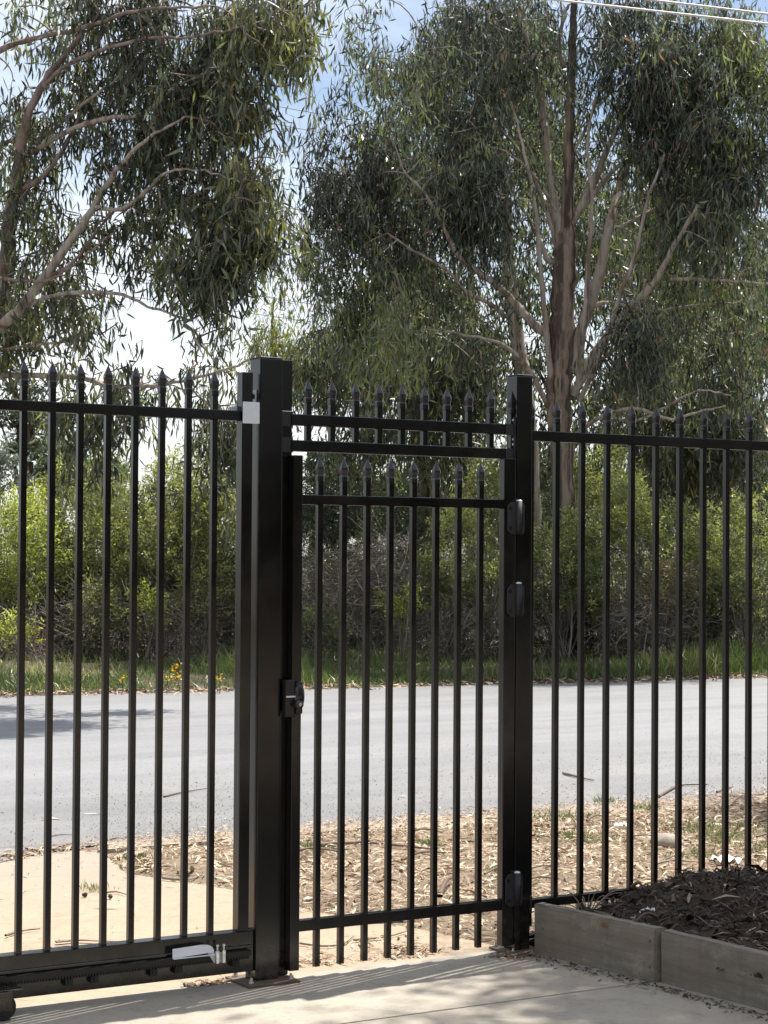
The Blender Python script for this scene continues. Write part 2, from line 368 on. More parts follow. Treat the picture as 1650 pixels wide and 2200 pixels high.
sheet('gravel_yard', [(-40, -20), (9.0, -20), (9.0, -8.0), (-40, -8.0)], -0.008, M_drive)  # unseen tan sheet added as sunlit ground, for the brown sheen on the metal
def slab(name, x0, x1, y0, y1):
    o = MB().box(x0, x1, y0, y1, -0.15, 0.0).bevel(0.004, 2).obj(name, M_slab); o['kind'] = 'structure'
slab('concrete_slab', -9.0, 1.40, -0.774, 0.095); slab('concrete_slab', -9.0, 1.55, -4.6, -0.788)
sheet('joint_filler', [(-9, -0.80), (1.45, -0.80), (1.45, -0.76), (-9, -0.76)], -0.010, M_bedsoil)
o = MB().prism([(0.80, 3.70), (2.7, 3.74), (4.2, 3.80), (4.2, 3.92), (2.7, 3.98), (1.6, 3.97), (0.90, 3.92)], 'z', -0.1, 0.012).obj('kerb', M_kerb); o['kind'] = 'structure'

# leaf strip (near verge) with soft relief
def heightgrid(name, x0, x1, y0, y1, nx, ny, zf, mat, keep=None):
    xs = np.linspace(x0, x1, nx); ys = np.linspace(y0, y1, ny); X, Y = np.meshgrid(xs, ys)
    Z = zf(X, Y); V = np.stack([X, Y, Z], -1).reshape(-1, 3)
    i = np.arange(nx - 1)[None, :] + nx * np.arange(ny - 1)[:, None]
    F = np.stack([i, i + 1, i + nx + 1, i + nx], -1).reshape(-1, 4)
    if keep is not None:
        cx = V[F].mean(1); F = F[keep(cx[:, 0], cx[:, 1])]
    o = link(name, npmesh(name, V, [F], mat, True)); return o
left_edge = [(0.13, 1.28), (0.65, 1.16), (1.36, 0.93), (1.42, 0.92), (2.15, 0.89), (2.87, 0.61), (3.21, 0.675), (3.60, 0.78), (3.9, 0.9), (4.3, 1.1)]
LY = np.array([p[0] for p in left_edge]); LX = np.array([p[1] for p in left_edge])
def strip_left(y): return np.interp(y, LY, LX)
def near_edge(x): return np.interp(x, [0.6, 1.2, 2.4, 3.7, 5.0, 6.4, 30], [3.5, 3.72, 3.76, 3.74, 3.70, 3.72, 3.2])
def strip_inside(x, y, m=0.0): return (x > strip_left(y) + m) & (y < near_edge(x) - m) & (y > 0.13)
def strip_z(x, y):
    e = np.clip(np.minimum(x - strip_left(y), near_edge(x) - y) / 0.35, 0, 1)
    return -0.012 + e * (0.035 + 0.018 * noise2(x, y, 5, 5.0) + 0.012 * noise2(x, y, 6, 14.0))
o = heightgrid('leaf_strip', 0.5, 14.0, 0.12, 4.1, 260, 80, strip_z, M_soil); o['kind'] = 'structure'
o = heightgrid('sandy_road_edge', 0.6, 30, 3.3, 4.35, 200, 22, lambda x, y: np.where((np.abs(y - near_edge(x) - 0.12) < 0.17 + 0.13 * noise2(x, y, 9, 6)) & (x > 1.0), 0.014, -0.03) + 0.0 * x, M_sand); o['kind'] = 'structure'

# far verge rising away from the road
def verge_z(x, y):
    t = y - far_edge(x)
    return 0.004 + np.clip(t / 2.2, 0, 1) * 0.10 + np.clip((t - 2) / 14, 0, 1) * 0.35 + np.clip(t, 0, 1) * 0.03 * noise2(x, y, 21, 1.6)
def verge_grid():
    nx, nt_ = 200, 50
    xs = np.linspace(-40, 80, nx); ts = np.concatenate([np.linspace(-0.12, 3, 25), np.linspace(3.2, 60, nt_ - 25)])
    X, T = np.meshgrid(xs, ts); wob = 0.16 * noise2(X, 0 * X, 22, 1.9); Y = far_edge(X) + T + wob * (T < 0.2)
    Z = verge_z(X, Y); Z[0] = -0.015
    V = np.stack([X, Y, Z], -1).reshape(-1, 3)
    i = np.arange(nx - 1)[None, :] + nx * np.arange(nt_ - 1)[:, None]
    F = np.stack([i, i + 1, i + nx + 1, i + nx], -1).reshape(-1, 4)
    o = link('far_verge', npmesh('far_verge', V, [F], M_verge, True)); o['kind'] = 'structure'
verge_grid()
# garden bed behind the sleepers
def bed_z(x, y):
    e = np.clip((x - 1.46) / 0.6, 0, 1)
    m = 0.12 + 0.06 * e + 0.105 * np.exp(-((x - 2.25) / 0.55) ** 2 - ((y + 0.30) / 0.50) ** 2) + 0.03 * np.exp(-((x - 3.3) / 0.9) ** 2 - ((y + 0.9) / 0.9) ** 2)
    f = np.clip((0.17 - y) / 0.22, 0, 1)
    return m * f + 0.022 * noise2(x, y, 31, 9) + 0.022 * noise2(x, y, 32, 24)
o = heightgrid('garden_bed', 1.36, 6.0, -5.0, 0.16, 220, 240, bed_z, M_bedsoil, lambda cx, cy: cx > np.interp(-cy, [0, 0.8, 3.3, 8], [1.33, 1.415, 1.585, 1.9]) + 0.05); o['kind'] = 'structure'

# ------------------------------------------------------------------ gates, posts and fence
PW = 0.025
def box_mesh(name, w, d, z0, z1, mat, bev=0.002):
    return MB().box(-w / 2, w / 2, -d / 2, d / 2, z0, z1).bevel(bev, 2).mesh(name, mat)
spear_me = MB().sections([(-0.012, 0.0132, 0.0132), (-0.008, 0.0158, 0.0158), (0.010, 0.0160, 0.0160), (0.016, 0.0135, 0.0135), (0.030, 0.0155, 0.0150),
                          (0.040, 0.0172, 0.0162), (0.050, 0.0166, 0.0150), (0.075, 0.0070, 0.0062), (0.092, 0.0008, 0.0008)]).mesh('spear_cap', M_cap)
def pickets(parent, xs, yfront, z0, ztip):
    h = ztip - 0.092 - z0
    me = box_mesh('picket', PW, PW, 0, h + 0.002, M_black)
    for x in xs:
        p = link('picket', me, parent, (x, yfront + PW / 2, z0))
        link('spear_cap', spear_me, p, (x, yfront + PW / 2, z0 + h))

# main gate post
post = empty('gate_post', (-0.013, 0.045, 0), 'tallest, widest black square post, with a silver bracket on its left side', 'gate post')
MB().box(-0.067, 0.041, 0.0, 0.095, 0.012, 2.628).bevel(0.004, 2).obj('tube', M_black, post)
MB().prism([(-0.069, -0.002), (0.043, -0.002), (0.043, 0.097), (-0.069, 0.097)], 'z', 2.629, 2.634).bevel(0.0015, 1).obj('post_cap', M_plastic, post)
MB().box(-0.135, 0.110, -0.070, 0.150, 0.001, 0.012).bevel(0.002, 1).obj('base_plate', M_rust, post)
for bx, by in ((-0.105, -0.035), (0.080, -0.040), (-0.100, 0.122), (0.085, 0.120)):
    MB().cyl((bx, by, 0.012), (bx, by, 0.017), 0.014, 16).cyl((bx, by, 0.017), (bx, by, 0.028), 0.011, 6).cyl((bx, by, 0.028), (bx, by, 0.037), 0.006, 10).obj('anchor_bolt', M_zinc, post)
# galvanised catch that receives the sliding gate's top rail
cb = MB().box(-0.147, -0.0685, 0.001, 0.006, 2.349, 2.440)            # front plate
cb.box(-0.0735, -0.0685, 0.0065, 0.070, 2.349, 2.440)                 # back against the post
cb.box(-0.147, -0.074, 0.066, 0.070, 2.352, 2.437)
cb.box(-0.0735, -0.0690, 0.030, 0.070, 2.4405, 2.495)
cbo = cb.bevel(0.0018, 2).obj('catch_bracket', M_galv, post)
MB().cyl((-0.0745, 0.048, 2.468), (-0.083, 0.048, 2.468), 0.011, 6).obj('bolt', M_cap, cbo)

# slim jamb post bolted behind and beside the main post
jamb = empty('jamb_post', (0.068, 0.075, 0), 'slim black post tucked against the back right side of the tallest gate post', 'gate post')
MB().box(0.0435, 0.112, 0.046, 0.100, 0.013, 2.630).bevel(0.003, 2).obj('tube', M_black, jamb)
MB().box(0.046, 0.108, 0.028, 0.0455, 2.235, 2.300).bevel(0.002, 1).obj('rail_bracket', M_plastic, jamb)
MB().box(0.046, 0.108, 0.028, 0.0455, 2.345, 2.412).bevel(0.002, 1).obj('rail_bracket', M_plastic, jamb)

# hinge post right of the pedestrian gate
hp = empty('hinge_post', (1.296, 0.043, 0), 'black square post carrying the hinges, at the near end of the timber sleepers', 'gate post')
MB().box(1.253, 1.339, 0.0, 0.086, 0.011, 2.622).bevel(0.004, 2).obj('tube', M_black, hp)
MB().box(1.251, 1.341, -0.002, 0.088, 2.623, 2.629).bevel(0.0015, 1).obj('post_cap', M_plastic, hp)
MB().box(1.205, 1.389, -0.050, 0.136, 0.001, 0.011).bevel(0.002, 1).obj('base_plate', M_rust, hp)
for bx, by in ((1.228, -0.030), (1.366, -0.030), (1.228, 0.115), (1.366, 0.115)):
    MB().cyl((bx, by, 0.011), (bx, by, 0.020), 0.011, 6).cyl((bx, by, 0.020), (bx, by, 0.030), 0.006, 10).obj('anchor_bolt', M_zinc, hp)

# transom panel over the pedestrian gate
tp = empty('transom_panel', (0.66, 0.045, 2.24), 'short black spiked panel of two rails fixed high between the posts above the small gate', 'fence panel')
for z0, z1 in ((2.352, 2.400), (2.241, 2.289)):
    MB().box(0.096, 1.247, 0.020, 0.060, z0, z1).bevel(0.003, 2).obj('rail', M_black, tp)
pickets(tp, [0.1665 + 0.018 + i * 0.1186 for i in range(10)], 0.0275, 2.262, 2.552)
for z0, z1 in ((2.340, 2.412), (2.229, 2.301)):
    b = MB().box(1.2475, 1.2525, 0.008, 0.074, z0 - 0.020, z1 + 0.020).box(1.205, 1.2470, 0.0165, 0.0195, z0 + 0.011, z1 - 0.011).bevel(0.001, 1).obj('end_bracket', M_plastic, tp)
    for z in (z0 - 0.008, z1 + 0.008):
        for y in (0.022, 0.052):
            MB().cyl((1.2470, y, z), (1.2440, y, z), 0.0055, 10).obj('screw', M_zinc, b)

# pedestrian gate
pg = empty('pedestrian_gate', (0.66, 0.02, 0), 'narrow black spiked gate hung between the two square posts beneath the spiked panel', 'gate')
MB().box(0.0945, 0.1400, -0.002, 0.0435, 0.036, 2.223).bevel(0.003, 2).obj('stile', M_black, pg)
MB().box(1.1840, 1.2470, -0.002, 0.0400, 0.036, 2.243).bevel(0.003, 2).obj('stile', M_black, pg)
for z0, z1 in ((2.014, 2.056), (0.198, 0.246)):
    MB().box(0.1405, 1.1835, 0.001, 0.040, z0, z1).bevel(0.003, 2).obj('rail', M_black, pg)
pickets(pg, [0.231 + 0.004 + i * 0.1190 for i in range(8)], 0.0085, 0.040, 2.219)
for zt in (2.045, 1.670, 0.360):                                        # hinges: (top z) 0.145 tall, across stile and post
    z1 = zt; z0 = zt - 0.148; c = 0.020
    def plate(x0, x1):
        return [(x0 + c, z0), (x1, z0), (x1, z1), (x0 + c, z1), (x0, z1 - c), (x0, z0 + c)]
    h = MB().prism(plate(1.197, 1.2475), 'y', -0.012, -0.003).bevel(0.002, 1).obj('hinge', M_plastic, pg)
    MB().prism([(1.255, z0), (1.279, z0), (1.291, z0 + 0.013), (1.291, z1 - 0.013), (1.279, z1), (1.255, z1)], 'y', -0.012, -0.0005).bevel(0.002, 1).obj('post_leaf', M_plastic, h)
    MB().cyl((1.257, -0.014, z0 + 0.004), (1.257, -0.014, z1 + 0.004), 0.0155, 20).obj('barrel', M_plastic, h, True)
    MB().sphere((1.257, -0.014, z1 + 0.004), 0.0150, 2, (1, 1, 0.55)).obj('pin_cap', M_galv, h, True)
    MB().box(1.2685, 1.277, -0.0300, -0.0265, z0 + 0.038, z0 + 0.0405).box(1.2700, 1.2720, -0.0275, -0.020, z0 + 0.040, z1 - 0.05).obj('tension_slot', M_plastic, h)
    for z in (z0 + 0.030, z1 - 0.030):
        MB().cyl((1.212, -0.0125, z), (1.212, -0.0135, z), 0.0085, 14).obj('screw', M_cap, h)
# latch on the latch stile
lt = MB().box(0.046, 0.0935, -0.035, -0.004, 1.112, 1.272).box(0.0945, 0.126, -0.042, -0.0045, 1.125, 1.262).bevel(0.006, 2).obj('latch', M_cap, pg)
MB().sphere((0.112, -0.030, 1.200), 0.062, 3, (0.42, 0.36, 1.0)).obj('latch_shroud', M_cap, lt, True)
MB().cyl((0.100, -0.030, 1.168), (0.100, -0.066, 1.168), 0.020, 24, 0.017).obj('lock_housing', M_cap, lt, True)
lk = MB().cyl((0.100, -0.0665, 1.168), (0.100, -0.0690, 1.168), 0.0075, 20).obj('lock_barrel', M_zinc, lt)
MB().box(0.048, 0.094, -0.042, -0.0355, 1.197, 1.2035).bevel(0.001, 1).obj('lever', M_galv, lt)

# sliding gate (modelled on the post's front plane, then moved back to its own plane)
n_before = set(bpy.data.objects)
sg = empty('sliding_gate', (-1.6, -0.01, 0), 'wide black spiked sliding gate at the left edge, on a low beam with toothed rack', 'gate')
pickets(sg, [-1.1006 + i * 0.1199 for i in range(-9, 8)], 0.030, 0.222, 2.564)
MB().box(-2.40, -0.176, -0.0385, 0.0035, 2.356, 2.398).bevel(0.003, 2).obj('top_rail', M_black, sg)
MB().box(-0.173, -0.1235, -0.042, 0.010, 0.236, 2.560).bevel(0.003, 2).obj('end_stile', M_black, sg)
MB().box(-0.1225, -0.098, -0.010, 0.030, 2.362, 2.392).bevel(0.003, 1).obj('rail_nose', M_plastic, sg)
MB().prism([(-0.215, 2.398), (-0.178, 2.398), (-0.178, 2.420), (-0.205, 2.420), (-0.215, 2.412)], 'y', 0.006, 0.011).bevel(0.001, 1).obj('guide_tab', M_galv, sg)
MB().box(-2.40, -0.100, -0.045, 0.025, 0.066, 0.235).bevel(0.004, 2).obj('bottom_beam', M_black, sg)
MB().box(-2.40, -0.112, -0.053, -0.0455, 0.166, 0.178).bevel(0.002, 1).obj('beam_lip', M_black, sg)
rk = MB().box(-2.40, -0.128, -0.078, -0.0455, 0.140, 0.161)
x = -2.40
while x < -0.140:
    rk.prism([(x, 0.1395), (x + 0.012, 0.1395), (x + 0.0085, 0.1265), (x + 0.0035, 0.1265)], 'y', -0.075, -0.049); x += 0.0126
rk = rk.obj('gear_rack', M_rack, sg)
for k, lx in enumerate((-1.191, -0.930, -0.821, -0.565, -0.455, -0.195, -1.32, -1.56)):
    MB().box(lx - 0.016, lx + 0.016, -0.072, -0.0455, 0.098, 0.126).bevel(0.002, 1).cyl((lx, -0.072, 0.112), (lx, -0.076, 0.112), 0.007, 6).obj('rack_lug', M_rack, rk)
# galvanised limit plate with two threaded rods
prof = [(-0.489, 0.160), (-0.489, 0.201), (-0.44, 0.203), (-0.36, 0.206), (-0.330, 0.203), (-0.312, 0.194), (-0.303, 0.180), (-0.303, 0.168), (-0.335, 0.170), (-0.42, 0.166)]
lp = MB().prism(prof, 'y', -0.084, -0.0795).bevel(0.0012, 1).obj('limit_plate', M_galv, sg)
MB().prism([(-0.328, 0.1675), (-0.251, 0.166), (-0.251, 0.126), (-0.300, 0.126)], 'y', -0.0795, -0.075).obj('clamp_plate', M_galv, lp)
MB().box(-0.489, -0.303, -0.096, -0.0845, 0.161, 0.1635).obj('foot_flange', M_galv, lp)
for bx in (-0.291, -0.262):
    MB().cyl((bx, -0.090, 0.126), (bx, -0.090, 0.176), 0.0095, 14).cyl((bx, -0.090, 0.176), (bx, -0.090, 0.195), 0.004, 10).cyl((bx, -0.090, 0.195), (bx, -0.090, 0.202), 0.0075, 10).obj('threaded_bolt', M_zinc, lp)
K = 1.00813
done = set()
for o in sorted((o for o in bpy.data.objects if o not in n_before and o.type == 'MESH'), key=lambda o: o.name):
    if o.data.name in done or o.data == spear_me or o.name.startswith('picket'): continue
    done.add(o.data.name)
    for v in o.data.vertices:
        v.co.x = -3.9487 + (v.co.x - 1.6 + 3.9487) * K + 1.6; v.co.y += 0.06; v.co.z = 1.81 + (v.co.z - 1.81) * K
# support wheel carried just in front of the beam
wx, wr = -1.215, 0.052
w = MB().cyl((wx, -0.112, wr), (wx, -0.078, wr), wr, 36).bevel(0.004, 2).obj('wheel', M_rubber, sg)
MB().cyl((wx, -0.117, wr), (wx, -0.1125, wr), 0.030, 24).cyl((wx, -0.124, wr), (wx, -0.1175, wr), 0.011, 6).obj('hub', M_cap, w)
MB().box(wx - 0.10, wx + 0.085, -0.100, 0.012, 0.1075, 0.1155).box(wx - 0.055, wx + 0.030, -0.128, -0.1205, 0.040, 0.114).bevel(0.002, 1).obj('wheel_bracket', M_black, sg)

# fence panel right of the hinge post
fp = empty('fence_panel', (2.4, 0.04, 0), 'long black spiked fence panel right of the hinge post, its foot behind the mulch mound', 'fence panel')
fx = [1.5066 + i * 0.1473 for i in range(-1, 16)]
pickets(fp, fx, 0.030, 0.105, 2.518)
MB().box(1.3405, 3.9, 0.023, 0.063, 2.329, 2.377).bevel(0.003, 2).obj('rail', M_black, fp)
MB().box(1.3405, 3.9, 0.023, 0.063, 0.188, 0.228).bevel(0.003, 2).obj('rail', M_black, fp)
MB().box(1.3400, 1.362, 0.014, 0.0225, 0.170, 0.246).bevel(0.001, 1).obj('end_bracket', M_plastic, fp)

# ------------------------------------------------------------------ timber sleepers edging the bed
def sleeper(label, a, b, th, h):
    L = math.hypot(b[0] - a[0], b[1] - a[1]); ang = math.atan2(b[1] - a[1], b[0] - a[0]) + PI / 2
    e = empty('timber_sleeper', (a[0], a[1], 0), label, 'sleeper', 'timber sleepers edging the garden bed'); e.rotation_euler = (0, 0, ang)
    bm = bmesh.new(); r = bmesh.ops.create_cube(bm, size=1)
    for v in r['verts']: v.co = Vector(((v.co.x + .5) * th, (v.co.y - .5) * L, (v.co.z + .5) * h - 0.02))
    bmesh.ops.subdivide_edges(bm, edges=[e_ for e_ in bm.edges if abs((e_.verts[0].co - e_.verts[1].co).y) > 0.1], cuts=24)
    bmesh.ops.bevel(bm, geom=[e_ for e_ in bm.edges if e_.calc_face_angle(0) > 0.5], offset=0.006, segments=2, affect='EDGES')
    for v in bm.verts:
        w = 0.0022 * math.sin(v.co.y * 9 + v.co.z * 20) + random.uniform(-0.0012, 0.0012); v.co.x += w; v.co.z += random.uniform(-0.0015, 0.0015)
    me = bpy.data.meshes.new('beam'); bm.to_mesh(me); bm.free(); me.materials.append(M_timber)
    o = bpy.data.objects.new('beam', me); C.objects.link(o); o.parent = e
    return e, L
def bolts(e, pts):
    for y, z in pts:
        me = MB().cyl((-0.0015, y, z), (0.004, y, z), 0.007, 12).mesh('bolt', M_rust)
        o = bpy.data.objects.new('bolt', me); C.objects.link(o); o.parent = e
e, L = sleeper('grey weathered timber sleeper with a knot, its end against the hinge post', (1.325, -0.052), (1.415, -0.810), 0.060, 0.247); bolts(e, [(-L + 0.035, 0.06), (-L + 0.035, 0.17), (-0.06, 0.12)])
# open knot near the top edge
kn = MB().sphere((0.004, -0.46, 0.196), 0.03, 2, (0.16, 1.3, 0.55)).mesh('knot', plain('dark_knot_wood', (0.15, 0.10, 0.06), 0.8, 0.4, 50), True)
o = bpy.data.objects.new('knot', kn); C.objects.link(o); o.parent = e
e, L = sleeper('grey weathered timber sleeper that runs off the right edge of the photo', (1.437, -0.814), (1.585, -3.3), 0.060, 0.240); bolts(e, [(-0.9, 0.12)])

# ------------------------------------------------------------------ vegetation machinery
def unit(v): return v / np.maximum(np.linalg.norm(v, axis=-1, keepdims=True), 1e-9)

def leaf_strips(P, Dv, L, W, seed=0, droop=0.25, nseg=3):
    """curved lanceolate leaves: base P, direction Dv, length L, width W -> V, faces"""
    r = np.random.RandomState(seed); n = len(P); Dv = unit(Dv)
    S = unit(np.cross(Dv, unit(r.normal(size=(n, 3)))))
    N = np.cross(S, Dv)
    bend = (r.uniform(-1, 1, n) * droop)[:, None]; sick = (r.uniform(-1, 1, n) * droop * 0.8)[:, None]
    ts = np.linspace(0, 1, nseg + 1); V = []
    wp = {3: [0.0, 1.0, 0.82, 0.0], 2: [0.0, 1.0, 0.0], 4: [0.0, 0.85, 1.0, 0.6, 0.0]}[nseg]
    rings = []
    cnt = 0
    for k, t in enumerate(ts):
        c = P + Dv * (L * t)[:, None] + N * bend * (L * (t * t))[:, None] + S * sick * (L * (t - t * t * 2))[:, None]
        if wp[k] == 0: V.append(c); rings.append((cnt,)); cnt += 1
        else:
            h = S * (W * 0.5 * wp[k])[:, None]
            V.append(c - h); V.append(c + h); rings.append((cnt, cnt + 1)); cnt += 2
    V = np.stack(V, 1).reshape(-1, 3); base = np.arange(n)[:, None] * cnt
    tri, quad = [], []
    for a, b in zip(rings[:-1], rings[1:]):
        if len(a) == 1: tri.append(base + np.array([[a[0], b[1], b[0]]]))
        elif len(b) == 1: tri.append(base + np.array([[a[0], a[1], b[0]]]))
        else: quad.append(base + np.array([[a[0], a[1], b[1], b[0]]]))
    F = [np.concatenate(tri)]
    if quad: F.append(np.concatenate(quad))
    return V, F, cnt

def tubes(paths, radii, ns=4):
    """paths (n,k,3), radii (n,k) -> V, quads"""
    paths = np.asarray(paths, float); radii = np.asarray(radii, float); n, k, _ = paths.shape
    T = np.zeros_like(paths); T[:, 1:-1] = paths[:, 2:] - paths[:, :-2]; T[:, 0] = paths[:, 1] - paths[:, 0]; T[:, -1] = paths[:, -1] - paths[:, -2]
    T = unit(T)
    ref = np.where(np.abs(T[:, :1, 2:3]) > 0.92, np.array([[[1.0, 0, 0]]]), np.array([[[0, 0, 1.0]]]))
    A = unit(np.cross(T, np.broadcast_to(ref, T.shape))); B = np.cross(T, A)
    ang = np.arange(ns) * 2 * PI / ns
    V = paths[:, :, None] + radii[:, :, None, None] * (A[:, :, None] * np.cos(ang)[None, None, :, None] + B[:, :, None] * np.sin(ang)[None, None, :, None])
    idx = (np.arange(n)[:, None, None] * k + np.arange(k - 1)[None, :, None]) * ns
    j = np.arange(ns)[None, None, :]; jn = (j + 1) % ns
    F = np.stack([idx + j, idx + jn, idx + ns + jn, idx + ns + j], -1).reshape(-1, 4)
    return V.reshape(-1, 3), F

def smooth_path(P, R, m):
    P = np.asarray(P, float); R = np.asarray(R, float); n = len(P)
    t = np.linspace(0, n - 1, m); out = []; rad = np.interp(t, np.arange(n), R)
    Q = np.vstack([2 * P[0] - P[1], P, 2 * P[-1] - P[-2]])
    for s in t:
        i = min(int(s), n - 2); u = s - i; p0, p1, p2, p3 = Q[i], Q[i + 1], Q[i + 2], Q[i + 3]
        out.append(0.5 * ((2 * p1) + (-p0 + p2) * u + (2 * p0 - 5 * p1 + 4 * p2 - p3) * u * u + (-p0 + 3 * p1 - 3 * p2 + p3) * u ** 3))
    return np.array(out), rad

def local(V, root): return V - np.array(root.location)

def noise3(P, seed, f):
    r = np.random.RandomState(seed); s = np.zeros(len(P))
    for k in range(6):
        d = r.normal(size=3); d /= np.linalg.norm(d); s += np.sin((P @ d) * f * r.uniform(0.6, 1.8) + r.uniform(0, 6.28))
    return s / 2.4

def limb_obj(name, root, pts, D, mat, ns=10, jitter=0.012, flare=False):
    """pts: (px,py,radius_px[,depth]) along the limb"""
    P = [at(p[0], p[1], p[3] if len(p) > 3 else D) for p in pts]
    R = [p[2] * (p[3] if len(p) > 3 else D) / FPX for p in pts]
    m = max(6, len(pts) * 5); Q, r = smooth_path(P, R, m)
    rs = np.random.RandomState(int(abs(pts[0][0] * 7 + pts[0][1])) % 9999)
    w = rs.normal(size=(m, 3)) * jitter * (np.arange(m) / m)[:, None]; Q = Q + w
    r = r * (1 + 0.07 * np.sin(np.arange(m) * 1.7 + rs.uniform(0, 6)))
    if flare: r[0] *= 1.5; r[1] *= 1.2
    V, F = tubes(Q[None], r[None], ns)
    # irregular cross-section
    V = V + rs.normal(size=V.shape) * np.repeat(r, ns)[:, None] * 0.06
    o = link(name, npmesh(name, local(V, root), [F], mat, True), root, root.location)
    return Q, r

def crown(root, blobs, limbs, n_spray, per, Lr, Wr, mat, seed, n_leaf_parts=0, nseg=3, tint_mu=0.35, thr=-0.25, nf=2.2, dd=0.0, rdk=1.0, twr=1.0, tw_mat=None, twig_frac=0.5, spread=0.20, droop_len=0.55, tints=None):
    """hanging gum foliage: sprays scattered through blobs (px,py,rx,ry,depth,rdepth,weight)"""
    r = np.random.RandomState(seed)
    B = np.array([b[:7] for b in blobs], float); B[:, 4] += dd; B[:, 5] *= rdk; tb = np.array([b[7] if len(b) > 7 else 0.0 for b in blobs])
    wgt = B[:, 2] * B[:, 3] * B[:, 6]; wgt /= wgt.sum()
    S = []; T0 = []
    while len(S) < n_spray:
        if len(S) % 5 and r.uniform() < 0.92:
            S.append(S[(len(S) // 5) * 5] + r.normal(size=3) * np.array([0.16, 0.16, 0.24])); T0.append(T0[-1]); continue
        k = r.choice(len(B), p=wgt); v = r.normal(size=3); v /= np.linalg.norm(v); v *= r.uniform(0, 1) ** 0.40
        p = at(B[k, 0] + v[0] * B[k, 2], B[k, 1] + v[1] * B[k, 3], B[k, 4] + v[2] * B[k, 5])
        if noise3(p[None], seed, nf)[0] < thr + 0.2 * r.normal() - (B[k, 6] > 1.5) * 0.25: continue
        S.append(p); T0.append(tb[k])
    S = np.array(S); T0 = np.array(T0)
    # hanging twig of each spray
    az = r.uniform(0, 2 * PI, n_spray); hx = np.stack([np.cos(az), np.sin(az), 0 * az], 1)
    ln = r.uniform(0.6, 1.2, n_spray) * droop_len
    K = 4; ts = np.linspace(0, 1, K)
    TW = S[:, None] + hx[:, None] * (ln * 0.55)[:, None, None] * ts[None, :, None] + np.array([0, 0, -1.0]) * (ln[:, None] * (0.15 * ts + 0.75 * ts ** 2)[None])[..., None]
    stint = np.clip(tint_mu + T0 + 0.15 * r.normal(size=n_spray) + 0.16 * noise3(S, seed + 3, 1.1), 0, 0.93)
    # leaves
    n = n_spray * per; si = np.repeat(np.arange(n_spray), per); t = r.uniform(0.05, 1, n)
    x = t * (K - 1); i = np.minimum(x.astype(int), K - 2); u = (x - i)[:, None]
    P = TW[si, i] * (1 - u) + TW[si, i + 1] * u + r.normal(size=(n, 3)) * spread * np.array([0.45, 0.45, 0.30])
    Dv = np.array([0, 0, -1.0]) + r.normal(size=(n, 3)) * np.array([0.30, 0.30, 0.25])
    up = r.uniform(size=n) < 0.22; Dv[up, 2] *= 0.15
    L = r.uniform(*Lr, n); W = r.uniform(*Wr, n)
    tint = np.clip(stint[si] + 0.27 * r.normal(size=n), 0, 0.95); dead = r.uniform(size=n) < 0.012; tint[dead] = 1.0
    # the largest / nearest as separate leaves
    if n_leaf_parts:
        dep = (P - CAM) @ FW; px = 825 + FPX * ((P - CAM) @ RT) / dep; py = 1100 - FPX * ((P - CAM) @ UP) / dep
        inv = (px > 5) & (px < 1645) & (py > 5) & (py < 1400)
        score = np.where(inv, L / dep, 0); pick = np.argsort(-score)[:n_leaf_parts]
        V1, F1, cnt = leaf_strips(P[pick] * 0, Dv[pick], L[pick], W[pick], seed + 9, nseg=4)
        NV = 6
        meshes = []
        # a few shared leaf shapes per colour; each leaf placed with its own rotation and scale
        for q in range(24):
            Vq, Fq, c = leaf_strips(np.zeros((1, 3)), np.array([[0, 0, -1.0]]), np.ones(1), np.full(1, 0.155), seed + 100 + q, 0.35, 4)
            meshes.append(npmesh('leaf', Vq, Fq, mat, True, np.full(len(Vq), 0.15 + 0.75 * q / 24)))
        for j in pick:
            o = link('leaf', meshes[int(np.clip((tint[j] - 0.15) / 0.75, 0, 0.99) * 24)], root, P[j])
            o.rotation_mode = 'QUATERNION'
            o.rotation_quaternion = Vector(Dv[j]).to_track_quat('-Z', 'Y') @ Matrix.Rotation(r.uniform(0, 6.28), 3, 'Z').to_quaternion()
            o.scale = (L[j], L[j], L[j])
        keep = np.ones(n, bool); keep[pick] = False
        P, Dv, L, W, tint = P[keep], Dv[keep], L[keep], W[keep], tint[keep]
    V, F, cnt = leaf_strips(P, Dv, L, W, seed, nseg=nseg)
    o = link('foliage', npmesh('foliage', local(V, root), F, mat, False, np.repeat(tint, cnt)), root, root.location); o['kind'] = 'stuff'
    # twigs: the spray stems plus a share tied back to the limbs
    V1, F1 = tubes(TW, np.broadcast_to(np.linspace(0.0045, 0.002, K), (n_spray, K)), 3)
    parts_v, parts_f = [V1], [F1]
